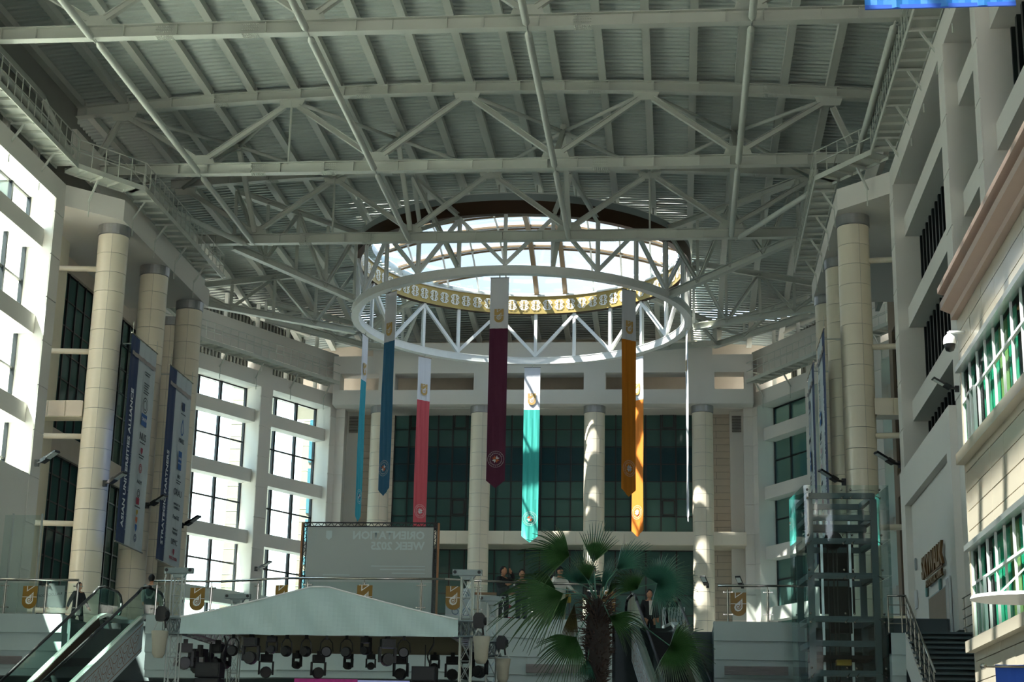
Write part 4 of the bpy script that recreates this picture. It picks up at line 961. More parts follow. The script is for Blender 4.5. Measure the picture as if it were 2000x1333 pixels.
# ================================================================ GLASS LIFT
t = thing('glass_lift', 'glass lift tower with grey-green steel frame, right of the gallery', 'lift', (3.6, 47, 0))
H = 9.98; Wl, Dl = 2.35, 2.2
for x0, y0, x1, y1 in ((-.05, -.25, Wl-.05, -.25), (-.05, -.25, -.3, Dl), (Wl-.05, -.25, Wl-.3, Dl), (-.3, Dl, Wl-.3, Dl)):
    zs = [0, 1.6, 3.2, 4.75, 6.25, 7.45, 8.45, H]
    for z0, z1 in zip(zs[:-1], zs[1:]):
        nx = 2 if abs(y1-y0) < .1 else 1
        for i in range(nx):
            a = Vector((x0+(x1-x0)*i/nx, y0+(y1-y0)*i/nx, 0)); b = Vector((x0+(x1-x0)*(i+1)/nx, y0+(y1-y0)*(i+1)/nx, 0)); g_ = (b-a).normalized()*.008
            ob('glass_panel', MB().add([a+g_+Vector((0, 0, z0+.008)), b-g_+Vector((0, 0, z0+.008)), b-g_+Vector((0, 0, z1-.008)), a+g_+Vector((0, 0, z1-.008))], [(0, 1, 2, 3)]), 'elev_glass', t)
px_ = [(.12, .1), (Wl-.45, .1), (-.05, Dl-.25), (Wl-.6, Dl-.25)]
for x_, y_ in px_: ob('frame_post', MB().box(x_-.09, x_+.09, y_-.09, y_+.09, 0, 9.62), 'elev_steel', t)
for z in (4.79, 5.6, 6.27, 7.47, 8.44, 9.1, 9.72):
    for a, b in ((0, 1), (0, 2), (1, 3), (2, 3)):
        ob('frame_beam', MB().beam((px_[a][0], px_[a][1], z), (px_[b][0], px_[b][1], z), .12, .16), 'elev_steel', t)
    if z in (4.79, 6.27, 7.47, 8.44, 9.72):
        mb = MB()
        for x_ in (.05, 1.0, 1.25, Wl-.3):
            for dz in (-.12, .12): mb.ball((x_, -.27, z+dz), .035, 8)
            mb.tube((x_, -.27, z-.12), (min(x_+.1, Wl-.4), .02, z), .015, 5)
        ob('spider_fitting', mb, 'chrome', t, kind='stuff')
for x_ in (.55, 1.35): ob('guide_rail', MB().beam((x_, 1.5, 0), (x_, 1.5, 9.3), .07, .09), 'alu', t)
ob('cable', MB().tube((.85, 1.2, 0), (.85, 1.2, 8.9), .02, 5).tube((.95, 1.2, 0), (.95, 1.2, 8.9), .02, 5).tube((1.25, 1.1, 0), (1.25, 1.1, 8.9), .02, 5).tube((.7, 1.3, 0), (.7, 1.3, 8.9), .02, 5), 'black', t)
ob('machine_beam', MB().box(.1, 1.8, 1.0, 1.25, 8.85, 9.05), 'elev_steel', t); ob('drive_wheel', MB().tube((.85, 1.0, 8.6), (.85, 1.3, 8.6), .26, 20), 'black_soft', t)
ob('counterweight', MB().box(.72, 1.35, 1.35, 1.5, 6.0, 7.3), 'black_soft', t); ob('door_frame', MB().box(.5, 1.5, 1.9, 1.98, 6.6, 8.7), 'black_soft', t)
ob('car_roof', MB().box(.1, 1.8, .3, 1.8, 5.2, 5.3), 'black_soft', t); ob('car_light', MB().box(.8, 1.2, .5, .9, 5.05, 5.2), 'c_yellow', t)
# ================================================================ STAIRS, DOORWAY, SIGN on the right
st_ = thing('staircase', 'dark grey stone staircase in front of the doorway on the right', 'staircase', (6.15, 46.3, 0))
for k in range(26):
    z = 5.85-k*.155
    if z < .3: break
    ob('tread', MB().box(0, 1.72, -.3*(k+1), -.3*k+.02, z-.05, z-.0), 'stair', st_); ob('riser', MB().box(0, 1.72, -.3*k-.04, -.3*k, z-.155, z-.05), 'stair', st_)
ob('stringer', MB().prism([(0, 5.85), (-8.0, 1.7), (-8.0, .9), (0, 4.9)], (-.02, 0, 0), (0, 1, 0), (0, 0, 1), .06), 'white_wall', st_)
ld = struct('trim_4'); ob('landing', MB().box(5.75, 7.9, 46.3, 49.4, 5.3, 5.85), 'stair', ld)
for i in range(4): ob('fascia_board', MB().box(5.75, 6.13, 46.24+i*.05, 46.8, 5.8-.55*(i+1), 5.83-.55*i), 'fascia', ld)
hr = thing('stair_handrail', 'steel stair handrail with slanting bars at left side of the steps', 'handrail', (6.2, 46.3, 5.85))
ob('rail', MB().tube((-.5, .1, 1.0), (0, .1, 1.0), .03, 8).tube((0, .1, 1.0), (0, -4.6, 1.0-4.6*.517), .03, 8), 'chrome', hr, smooth=True)
for h in (.3, .55, .8):
    ob('bar', MB().tube((-.5, .1, h-.05), (0, .1, h-.05), .014, 6).tube((0, .1, h-.05), (0, -4.6, h-.05-4.6*.517), .014, 6), 'chrome', hr)
for k in range(7): yy = .1-k*.75; ob('post', MB().tube((0, yy, max(-.517*(-yy), -9)-.05 if yy < 0 else 0), (0, yy, 1.0+.517*min(0, yy)), .02, 6), 'chrome', hr)
for x_ in (-.48, -.12): ob('post', MB().tube((x_, .1, 0), (x_, .1, 1.0), .02, 6), 'chrome', hr)
hr2 = thing('stair_handrail', 'short steel handrail end at the right side of the stair top', 'handrail', (7.75, 46.0, 5.85))
for h in (.15, .4, .65, .95): ob('bar', MB().tube((-.02, .5, h), (.02, -1.0, h-.0), .018, 6), 'chrome', hr2)
for yy in (.4, -.9): ob('post', MB().tube((0, yy, -.5), (0, yy, .95), .022, 6), 'chrome', hr2)
XW = XR-.0
dr = struct('door_1'); ob('doorway_reveal', MB().box(XW-.03, XW+.35, 50.15, 50.2, 5.85, 7.6).box(XW-.03, XW+.35, 53.6, 53.65, 5.85, 7.6).box(XW-.03, XW+.35, 50.15, 53.65, 7.56, 7.6), 'panel_gray', dr)
ob('doorway_inside', MB().box(XW-.03, XW-.01, 50.2, 53.6, 5.85, 7.56), 'brown_stone', dr)
sg = thing('wall_sign', 'bronze raised letters sign above the doorway on the right', 'sign', (XW-.06, 52, 8.4))
text('SKYWALK', 'lettering', .92, 'bronze', sg, (-.05, 0, .12), (0, -1, 0), (0, 0, 1), 'CENTER', .03, .04); text('PHOTOVOLTAIC TUNNEL', 'small_lettering', .28, 'bronze', sg, (-.05, -.3, -.42), (0, -1, 0), (0, 0, 1), 'CENTER', .01, .03)
ob('underline', MB().box(-.06, -.02, -1.9, 1.4, -.22, -.17), 'bronze', sg)
for (px0, py0, lb, m_, hw, hh, nm) in ((1791, 1180, 'small green exit plate left of the doorway top', 'sign_green', .14, .16, 'exit_plate'), (1807, 1140, 'small green exit plate above the doorway', 'sign_green', .14, .16, 'exit_plate'), (1866, 1127, 'small red fire alarm box high on the right wall', 'red_box', .1, .13, 'alarm_box'), (1868, 1174, 'small red call point lower on the right wall', 'red_box', .12, .1, 'call_point'), (1791, 1172, 'pale wall box left of the doorway', 'white_plastic', .2, .3, 'wall_box'), (1790, 1103, 'narrow grey plate high on the recessed panel', 'panel_gray', .06, .2, 'wall_plate')):
    p = atX(px0, py0, XW-.02)
    if 'left of the doorway top' in lb: p = atX(1812, 1156, XW-.02)
    if 'above the doorway' in lb: p = atX(1838, 1142, XW-.02)
    q = ob(nm, MB().box(-.05, 0, -hw, hw, -hh, hh).box(-.06, -.05, -hw*.8, hw*.8, -hh*.8, hh*.8), m_); q.location = p; tag(q, lb, 'wall plate' if m_ != 'red_box' else 'alarm')
q = thing('wall_mirror', 'tall narrow silver framed mirror panel right of the doorway', 'mirror', atX(1859, 1237, XW-.02)); ob('frame', MB().box(-.06, 0, -.3, .3, 0, 1.62), 'white_plastic', q); ob('mirror', MB().box(-.07, -.06, -.24, .24, .06, 1.56), 'cap_metal', q)
# ================================================================ NEAR RIGHT BUILDING
nb = thing('corner_building', 'near right tile clad building with green curtained windows', 'building', (5.3, 30.8, 0))
# local: x 0 is the face, y negative towards the camera
WZ = [(4.28, 5.9), (7.7, 9.25)]
mbc = facet(MB(), (.06, 0), (.06, -26), -.0, 10.3, .5, [(.02, 10.9, a, b) for a, b in WZ]); ob('wall_body', mbc, 'joint', nb)
ob('end_wall', MB().box(.0, 2.55, -.02, .12, 0, 10.5), 'tile_clad', nb); ob('end_wall', MB().box(.0, 2.55, -26.1, -26, 0, 10.5), 'tile_clad', nb)
tl = {}
def tile(z0, z1, rows, h):
    for r_ in range(rows):
        za = z0+(z1-z0)*r_/rows; zb_ = z0+(z1-z0)*(r_+1)/rows
        for c in range(9):
            ya = -(c+1)*1.2; key = round(zb_-za, 2)
            if key not in tl: tl[key] = MB().box(0, .055, .008, 1.192, .008, zb_-za-.008).mesh('cladding_tile', 'tile_clad')
            link('cladding_tile', tl[key], nb, (random.uniform(-.003, .003), ya, za))
tile(0, 4.28, 12, .36); tile(5.9, 7.7, 5, .36); tile(9.25, 10.4, 3, .36)
for z0, z1 in WZ:
    f_ = ob('window_sill', MB().box(-.16, .3, -11, .05, z0-.2, z0), 'tile_clad', nb); ob('window_head', MB().box(-.1, .3, -11, .05, z1, z1+.1), 'alu', nb)
    zm = z0+(z1-z0)*.62
    ob('window_end', MB().box(.05, 1.7, -11, -10.9, z0, z1), 'tile_clad', nb)
    for c in range(14):
        y1 = -c*.78; y0 = y1-.78
        for a, b, nm in ((z0, zm, 'pane'), (zm, z1, 'pane')):
            ob(nm, MB().add([(.05, y1, a), (.05, y0, a), (.05, y0, b), (.05, y1, b)], [(0, 1, 2, 3)]), 'curtain_glass', nb)
        ob('mullion', MB().box(.01, .05, y1-.022, y1+.022, z0, z1), 'white_plastic', nb)
        if c % 5 != 1:
            mb = MB(); nn = 12
            for i in range(nn): a_ = y1-.78*i/nn; b_ = y1-.78*(i+1)/nn; mb.add([(.12+.02*(i % 2), a_, z0), (.12+.02*((i+1) % 2), b_, z0), (.12+.02*((i+1) % 2), b_, z1), (.12+.02*(i % 2), a_, z1)], [(0, 1, 2, 3)])
            ob('curtain', mb, 'curtain_green' if c % 7 != 4 else 'curtain_gold', nb)
        if c == 1:
            mb = MB()
            for q0, q1 in (((y1-.05, z0+.04), (y0+.05, z0+.04)), ((y1-.05, zm-.04), (y0+.05, zm-.04)), ((y1-.05, z0+.04), (y1-.05, zm-.04)), ((y0+.05, z0+.04), (y0+.05, zm-.04)), ((y1-.39, z0), (y1-.39, zm))): mb.beam((-.04, q0[0], q0[1]), (-.04, q1[0], q1[1]), .05, .05)
            ob('sash', mb, 'alu', nb)
    ob('transom', MB().box(.0, .06, -11, 0, zm-.025, zm+.025), 'white_plastic', nb); ob('room_back', MB().box(1.6, 1.7, -11, 0, z0-.2, z1+.3), 'room_dark', nb)
ob('cornice', MB().prism([(0, 0), (-.12, .0), (-.12, .12), (-.3, .2), (-.3, .34), (-.2, .4), (-.2, .48), (-.34, .52), (-.34, .62), (.3, .62), (.3, 0)], (0, .1, 10.3), (1, 0, 0), (0, 0, 1), 26.1), 'pink_stone', nb)
ob('roof_slab', MB().box(0, 2.55, -26, .1, 10.5, 10.7), 'pink_stone', nb)
# dome camera
p = atX(1883, 652, 5.3); t = thing('dome_camera', 'white dome security camera on a bracket on the near right building', 'camera', (5.3, p.y-.1, p.z))
ob('arm', MB().tube((0, 0, 0), (-.28, .05, .02), .025, 8).tube((-.28, .05, .02), (-.28, .05, -.06), .035, 8), 'white_plastic', t, smooth=True); ob('housing', MB().lathe([(0, 0), (.05, -.0), (.1, -.05), (.115, -.13), (.115, -.19)], (-.28, .05, -.03), 16), 'white_plastic', t, smooth=True); ob('lens_dome', MB().lathe([(.1, -.19), (.1, -.24), (.07, -.31), (0, -.335)], (-.28, .05, -.03), 16), 'black', t, smooth=True)
# white oval canopy arm with stay rods at right
t = thing('awning', 'thin white oval canopy with slanting stay rods at the right edge', 'awning', atY(2012, 1172, 24.6))
mb = MB(); n = 20
mb.add([(math.cos(2*PI*i/n)*.85, math.sin(2*PI*i/n)*.75, 0) for i in range(n)]+[(math.cos(2*PI*i/n)*.82, math.sin(2*PI*i/n)*.72, .05) for i in range(n)], [tuple(range(n-1, -1, -1)), tuple(range(n, 2*n))]+[(i, (i+1) % n, n+(i+1) % n, n+i) for i in range(n)])
ob('canopy', mb, 'white_plastic', t)
for y_ in (.0, .1): ob('stay_rod', MB().tube((-.45, y_, .06), (.45, y_-.3, .95), .012, 6), 'white_paint', t)
# hanging blue banner near the top right and flag at bottom right
t = thing('hanging_banner', 'bright blue cloth banner hanging at the top right edge', 'banner', (4.45, 26, 14.38))
mb = MB(); nx_, nz_ = 24, 8
def bq(i, j): return (-1.24+2.48*i/nx_, .03*math.sin(i*.9+j*.7)+.015*math.sin(i*2.3), 2.2*j/nz_)
for i in range(nx_):
    for j in range(nz_): mb.add([bq(i, j), bq(i+1, j), bq(i+1, j+1), bq(i, j+1)], [(0, 1, 2, 3)])
ob('cloth', mb, 'blue_cloth', t, smooth=True); ob('hem', MB().box(-1.24, 1.24, -.02, .02, -.01, .06), 'blue_flag', t); ob('top_rod', MB().tube((-1.3, 0, 2.2), (1.3, 0, 2.2), .03, 8), 'chrome', t)
t = thing('flag', 'blue flag on a chrome pole with ball end at bottom right', 'flag', atY(1950, 1303, 26))
ob('pole', MB().tube((-.2, 0, 0), (1.2, 0, .0), .02, 8), 'chrome', t); ob('ball_end', MB().ball((-.22, 0, 0), .05, 12), 'chrome', t, smooth=True)
mb = MB()
for i in range(16):
    a = -.05+.06*i; b = a+.06; mb.add([(a, .03*math.sin(a*9), -1.3), (b, .03*math.sin(b*9), -1.3), (b, .03*math.sin(b*9), .03), (a, .03*math.sin(a*9), .03)], [(0, 1, 2, 3)])
ob('cloth', mb, 'blue_flag', t, smooth=True)
# ================================================================ PROJECTION SCREEN on the gallery
t = thing('projection_screen', 'large grey rear projection screen in a black truss frame, standing on the gallery', 'screen', (-12.32, 54, ZF-.05))
W = 4.5; H = 3.42
ob('fabric', MB().box(.12, W-.16, -.02, .0, .2, H-.14), 'screen', t)
mb = MB()
mb.beam((0, 0, H), (W, 0, H), .06, .035); mb.beam((0, 0, H-.13), (W, 0, H-.13), .06, .035)
k = 0
while k < 40: x_ = k*W/40; mb.beam((x_, 0, H-.13 if k % 2 else H), (x_+W/40, 0, H if k % 2 else H-.13), .02, .02); k += 1
ob('top_truss', mb, 'black', t)
for x_ in (.04, W-.1):
    mb = MB(); mb.beam((x_-.05, 0, 0), (x_-.05, 0, H), .03, .04); mb.beam((x_+.05, 0, 0), (x_+.05, 0, H), .03, .04)
    for k in range(30): mb.beam((x_+(-.05 if k % 2 else .05), 0, k*H/30), (x_+(.05 if k % 2 else -.05), 0, (k+1)*H/30), .018, .018)
    ob('side_truss', mb, 'black', t)
for x_ in (-.06, W+.01): ob('edge_board', MB().box(x_-.03, x_+.03, -.05, .05, 0, H), 'wood_edge', t)
for s_, z, sz, al in (('ORIENTATION', H-.43, .36, 0), ('WEEK 2025', H-.78, .36, 0)):
    text(s_, 'faint_lettering', sz, 'screen_print', t, (W-.45, -.03, z), (-1, 0, 0), (0, 0, 1), 'LEFT', .012, 0)
mb = MB()
for k, (x0, x1, z) in enumerate(((2.3, 4.1, H-1.45), (2.6, 4.1, H-1.56), (3.0, 4.1, H-1.68), (.7, 1.6, H-1.75))): mb.box(x0, x1, -.03, -.025, z, z+.03)
ob('faint_lines', mb, 'screen_print', t, kind='stuff')
ob('faint_mark', MB().prism([(-.1, .15), (.1, .15), (.1, -.08), (0, -.16), (-.1, -.08)], (.85, -.028, H-.42), (1, 0, 0), (0, 0, 1), .004), 'screen_print', t)
# ================================================================ STAGE with fabric roof
def lattice(mb, a, b, w, step, r=.022, rd=.011, faces=(0, 1, 2, 3)):
    a = Vector(a); b = Vector(b); d = (b-a).normalized(); u = Vector((0, 0, 1)) if abs(d.z) < .9 else Vector((0, 1, 0)); x = d.cross(u).normalized(); y = x.cross(d)
    cs = [x*(sx*w/2)+y*(sy*w/2) for sx, sy in ((-1, -1), (1, -1), (1, 1), (-1, 1))]
    for c in cs: mb.tube(a+c, b+c, r, 6)
    L = (b-a).length; n = max(1, round(L/step))
    for k in range(n):
        p = a+d*(L*k/n); q = a+d*(L*(k+1)/n)
        for f_ in faces:
            c1, c2 = cs[f_], cs[(f_+1) % 4]
            mb.tube(p+c1, p+c2, rd, 4, cap=False); mb.tube(p+c1, q+c2, rd, 4, cap=False); mb.tube(p+c2, q+c1, rd, 4, cap=False)
    return mb
tower_proto = None
def tower(x, y, zt, label):
    t = thing('stage_tower', label, 'truss tower', (x, y, 0), 0, 'four stage towers')
    ob('lattice_mast', lattice(MB(), (0, 0, .1), (0, 0, zt-.15), .25, .46, .019, .008, (0, 2)), 'alu', t)
    hd = ob('pulley_head', MB().box(-.34, .34, -.07, .07, zt-.1, zt+.03), 'alu_dark', t); ob('head_bracket', MB().prism([(-.2, 0), (.2, 0), (.13, -.1), (-.13, -.1)], (0, .04, zt-.1), (1, 0, 0), (0, 0, 1), .08), 'alu_dark', t)
    ob('pulley', MB().tube((-.28, -.09, zt-.03), (-.28, .09, zt-.03), .04, 10), 'black', hd); ob('pulley', MB().tube((.28, -.09, zt-.03), (.28, .09, zt-.03), .04, 10), 'black', hd)
    ob('sleeve_block', lattice(MB(), (-.24, 0, 5.05), (.24, 0, 5.05), .34, .16, .025, .014), 'alu_dark', t)
    ob('base_plate', MB().box(-.5, .5, -.5, .5, 0, .1), 'alu', t)
    return t
TH = 6.38
SX0, SX1, SY0, SY1 = -11.6, -4.8, 38.0, 43.4
tower(SX0, SY0, TH, 'aluminium stage tower, front left, holding the fabric roof'); tower(SX1, SY0, TH, 'aluminium stage tower, front right, between the roof and the palm')
tower(SX0, SY1, TH, 'aluminium stage tower, rear left, its head above the fabric roof'); tower(SX1, SY1, TH, 'aluminium stage tower, rear right, behind the front right tower')
def hoist(x, y, z, zb_, top, label):
    t = thing('chain_hoist', label, 'chain hoist', (x, y, z), 0, 'chain hoists on the stage towers')
    mb = MB(); n = 10
    mb.prism([(-.1, -.17), (.08, -.17), (.13, -.1), (.13, .1), (.07, .17), (-.08, .17), (-.13, .08), (-.13, -.1)], (0, .11, 0), (1, 0, 0), (0, 0, 1), .22); ob('motor', mb, 'black', t); ob('motor_cap', MB().tube((.11, -.05, -.02), (.17, -.05, -.02), .09, 10), 'black_soft', t)
    mb = MB(); zz = .15
    while z+zz < top: mb.beam((.02*(int(zz*14) % 2), 0, zz), (.02*(int(zz*14) % 2), 0, zz+.06), .018, .018); zz += .07
    ob('chain', mb, 'alu', t, kind='stuff'); ob('hook', MB().tube((.08, 0, -.15), (.1, 0, -.32), .025, 6), 'black', t)
    return t
def bag(x, y, z, label):
    t = thing('chain_bag', label, 'bag', (x, y, z), 0, 'canvas chain bags')
    ob('pouch', MB().lathe([(0, -.36), (.1, -.35), (.15, -.25), (.165, 0), (.2, .25), (.19, .25), (.15, .0)], (0, 0, 0), 14), 'canvas', t, smooth=True)
    ob('strap', MB().tube((-.17, 0, .24), (0, 0, .62), .014, 5).tube((.17, 0, .24), (0, 0, .62), .014, 5), 'alu', t)
def P38(x, y, Y=38): return atY(x, y, Y)
for (hx, hy, bx, by, Y, lb) in ((317, 1200, 311, 1255, 37.7, 'front left'), (936, 1213, 940, 1266, 37.7, 'front right'), (980, 1256, 982, 1307, 43.1, 'rear right')):
    p = P38(hx, hy, Y); q = P38(bx, by, Y)
    hoist(p.x, p.y, p.z, q.z, TH-.1, 'black chain hoist hanging from the %s stage tower' % lb); bag(q.x, q.y, q.z, 'canvas chain bag hanging below the %s tower hoist' % lb)
# roof trusses
sr = thing('stage_roof_frame', 'dark lattice truss frame under the fabric stage roof', 'truss frame', (SX0, SY0, 5.08))
W = SX1-SX0; D = SY1-SY0
for a, b in (((.3, 0, 0), (W-.3, 0, 0)), ((.3, D, -.0), (W-.3, D, -.0)), ((.2, .2, 0), (.2, D-.2, 0)), ((W-.2, .2, 0), (W-.2, D-.2, 0))):
    ob('lattice_beam', lattice(MB(), a, b, .34, .5, .025, .012), 'alu', sr)
cp = thing('stage_roof', 'pale grey-green fabric roof of the stage with a low gable', 'stage roof', (SX0+.2, SY0-.28, 4.86))
L = W-.35
def gab(x):  # height of the gable edge
    xm = L/2-.0
    u = abs(x-xm)
    if u < .2: return 1.1
    return .39+.71*(1-(u-.2)/(xm-.2))**1.12
nx_, nz_ = 60, 10; mb = MB()
def fq(i, j, y):
    x = L*i/nx_; z = gab(x)*j/nz_; sag = .02*math.sin(x*5)*(1-j/nz_)
    return (x, y+.035*math.sin(x*7+z*3)*(.3+.7*math.sin(PI*j/nz_)), z+(0 if j else sag*.3))
for i in range(nx_):
    for j in range(nz_): mb.add([fq(i, j, 0), fq(i+1, j, 0), fq(i+1, j+1, 0), fq(i, j+1, 0)], [(0, 1, 2, 3)])
ob('front_gable', mb, 'canopy', cp, smooth=True)
mb = MB()
for i in range(nx_): x0 = L*i/nx_; x1 = L*(i+1)/nx_; mb.add([(x0, 0, gab(x0)), (x1, 0, gab(x1)), (x1, D, gab(x1)), (x0, D, gab(x0))], [(0, 1, 2, 3)])
ob('roof_sheet', mb, 'canopy', cp); mb = MB()
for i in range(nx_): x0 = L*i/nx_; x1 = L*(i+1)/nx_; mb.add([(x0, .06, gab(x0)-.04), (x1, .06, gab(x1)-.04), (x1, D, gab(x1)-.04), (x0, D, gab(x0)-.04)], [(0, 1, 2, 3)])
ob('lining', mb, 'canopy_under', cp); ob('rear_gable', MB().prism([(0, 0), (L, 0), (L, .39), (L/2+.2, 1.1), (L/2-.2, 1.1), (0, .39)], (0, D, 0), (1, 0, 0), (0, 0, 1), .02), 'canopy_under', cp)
ob('piping', (lambda m_: [m_.tube((L*i/nx_, -.01, gab(L*i/nx_)), (L*(i+1)/nx_, -.01, gab(L*(i+1)/nx_)), .018, 5, cap=False) for i in range(nx_)] and m_)(MB()), 'white_paint', cp)
# stage lights
def par_proto(label):
    t = thing('par_light', label, 'stage light'); mb = MB()
    mb.lathe([(0, 0), (.11, .01), (.125, .05), (.125, .12), (0, .17)], (0, 0, 0), 14); mb.v = [(v[0], -v[2]+.08, v[1]) for v in mb.v]
    ob('can', mb, 'black', t, smooth=True)
    ob('yoke', MB().path([(-.15, 0, 0), (-.13, 0, .2), (-.06, 0, .29), (.06, 0, .29), (.13, 0, .2), (.15, 0, 0)], .013, 6), 'black', t); ob('clamp', MB().box(-.03, .03, -.03, .03, .28, .4), 'black', t)
    ob('lens', MB().tube((0, -.1, 0), (0, -.105, 0), .1, 14), 'rubber', t); return t
def mh_proto(label, s=1.0):
    t = thing('moving_light', label, 'stage light')
    ob('base', MB().box(-.16*s, .16*s, -.12*s, .12*s, .16*s, .36*s).box(-.12*s, .12*s, -.14*s, .14*s, .2*s, .32*s).box(-.05*s, .05*s, -.05*s, .05*s, .36*s, .46*s), 'black', t)
    for x_ in (-.2*s, .15*s): ob('yoke_arm', MB().box(x_, x_+.05*s, -.07*s, .07*s, -.16*s, .18*s), 'black', t)
    hd_ = MB(); hd_.lathe([(0, -.16), (.11, -.15), (.15, -.06), (.15, .1), (.135, .16), (0, .16)], (0, 0, 0), 12); hd_.v = [(v[0]*s, -v[2]*s, v[1]*s-.1*s) for v in hd_.v]
    ob('head', hd_, 'black', t); ob('lens_ring', MB().tube((0, -.16*s, -.1*s), (0, -.175*s, -.1*s), .11*s, 14), 'rubber', t); return t
parA = par_proto('small round can light under the stage roof, first from the left'); mhA = mh_proto('large moving head light in the upper row, left', 1.0); mhB = mh_proto('small moving head light in the upper row, left', .66)
up_row = [('p', 455, 1262), ('M', 491, 1262), ('m', 531, 1260), ('p', 560, 1262), ('p', 598, 1262), ('p', 638, 1262), ('p', 677, 1263), ('m', 715, 1262), ('M', 757, 1264), ('p', 789, 1264)]
lo_row = [('M', 520, 1296), ('m', 580, 1296), ('M', 622, 1297), ('m', 680, 1300), ('m', 724, 1300), ('M', 783, 1301), ('m', 849, 1300), ('M', 884, 1303)]
side_row = [('M', 362, 1266), ('m', 379, 1266), ('M', 391, 1272), ('m', 415, 1284), ('M', 424, 1290), ('m', 441, 1290), ('M', 937, 1292), ('M', 912, 1275)]
ORD = ['leftmost', 'second from left', 'third from left', 'fourth from left', 'fifth from left', 'sixth from left', 'seventh from left', 'eighth from left', 'ninth from left', 'tenth from left']
first = {'p': True, 'M': True, 'm': True}; pr = {'p': parA, 'M': mhA, 'm': mhB}
kn = {'p': 'round can light', 'M': 'large moving head light', 'm': 'small moving head light'}
for row, Y, rn in ((up_row, 38.0, 'upper row'), (lo_row, 43.0, 'lower rear row'), (side_row, 40.0, 'side rig')):
    for i, (k_, x_, y_) in enumerate(row):
        p = atY(x_, y_, Y); 
        if rn != 'side rig': p.z = (4.91-(.4 if k_ == 'p' else .46 if k_ == 'M' else .3)) if rn == 'upper row' else 4.91-(.46 if k_ == 'M' else .3)
        else: p = atY(x_, y_, 38.6+.8*(i % 4)); p.z = min(p.z, 4.35)
        lb = '%s, %s of the %s on the stage' % (kn[k_], ORD[i], rn)
        if rn == 'side rig': lb = '%s on the side rig of the stage, %s' % (kn[k_], ['outermost left', 'second left', 'third left', 'fourth left', 'fifth left', 'innermost left', 'outer right', 'inner right'][i])
        if first[k_]: pr[k_].location = p; pr[k_]['label'] = lb; pr[k_]['group'] = 'stage lights'; first[k_] = False
        else: o_ = copy_tree(pr[k_], p, R(random.uniform(-25, 25)), lb, 'stage lights')
# loudspeakers, screen wall
for (x0, x1, y0, lb) in ((382, 430, 1294, 'black loudspeaker stack hanging at the left of the stage'), (804, 851, 1302, 'black loudspeaker stack hanging at the right of the stage')):
    a = atY(x0, y0, 38.2); b = atY(x1, y0, 38.2); t = thing('loudspeaker', lb, 'loudspeaker', a, 0, 'stage loudspeakers'); w_ = b.x-a.x
    for k in range(4): c_ = ob('cabinet', MB().box(0, w_, 0, .45, -.36*(k+1)+.02, -.36*k), 'black_soft', t); ob('grille', MB().box(.03, w_-.03, -.02, 0, -.36*(k+1)+.05, -.36*k-.03), 'black', c_)
    ob('eye_bolt', MB().tube((w_/2, .2, 0), (w_/2, .2, 4.73-a.z), .012, 6), 'black', t)
a = atY(575, 1326, 42.9); b = atY(800, 1326, 42.9); t = thing('led_wall', 'bright stage screen wall with pink strip and lilac panel at the bottom edge', 'screen', (a.x, 42.9, .9)); h_ = a.z-.9
ob('cabinet', MB().box(0, b.x-a.x, .02, .2, 0, h_), 'black_soft', t); xs_ = atY(698, 1328, 42.9).x-a.x
ob('pink_strip', MB().box(0, xs_, 0, .02, 0, h_), 'magenta', t); ob('lilac_panel', MB().box(xs_+.01, b.x-a.x, -.01, .02, 0, h_-.02), 'lilac', t)
sf = thing('stage_platform', 'black stage platform below the lights, hidden by the lower edge', 'stage', (SX0, SY0, 0)); ob('deck', MB().box(.6, W-.6, .4, D-.7, .7, .9), 'black_soft', sf)
for x_ in (.8, W-.8):
    for y_ in (.6, D-.9): ob('leg', MB().box(x_-.05, x_+.05, y_-.05, y_+.05, 0, .7), 'alu', sf)
for i, (x_, y0, x1_, y1) in enumerate(((791, 1240, 835, 1303), (438, 1243, 437, 1305))):
    p = atY(x_+55 if i == 0 else x_, y0, 38.2); q = atY(x1_, y1, 38.25); q.z = max(q.z, 3.9); pts = [p.lerp(q, k/8)+Vector((.05*math.sin(k), 0, -.05*math.sin(PI*k/8))) for k in range(9)]
    tag(ob('power_cable', MB().path(pts, .02, 6), 'black'), 'black power cable hanging to the %s loudspeaker' % ('right' if i == 0 else 'left'), 'cable')
# ================================================================ PALM TREE
pt = thing('palm_tree', 'tall fan palm in front of the gallery, between stage and lift', 'palm tree', (-1.42, 30, 0))
def trk(z): return .175+.02*math.sin(z*5)+(.03 if z > 3.6 else 0)
mb = MB(); mb.lathe([(trk(z*.15), z*.15) for z in range(0, 31)]+[(.09, 4.85), (0, 4.95)], (0, 0, 0), 14); ob('trunk', mb, 'trunk', pt, smooth=True)
mb = MB()
for i in range(1500):
    z = random.choice((random.uniform(.5, 4.85), random.uniform(2.5, 4.9))); a = random.uniform(0, 2*PI); r_ = trk(z)-.02; p = Vector((r_*math.cos(a), r_*math.sin(a), z)); l = random.uniform(.05, .17)*(2.1 if z > 4.3 else 1); d = Vector((math.cos(a), math.sin(a), random.uniform(-.3, 1.2))).normalized()
    mb.tube(p, p+d*l, .012, 3, .003, cap=False)
ob('fibre', mb, 'fibre', pt, kind='stuff')
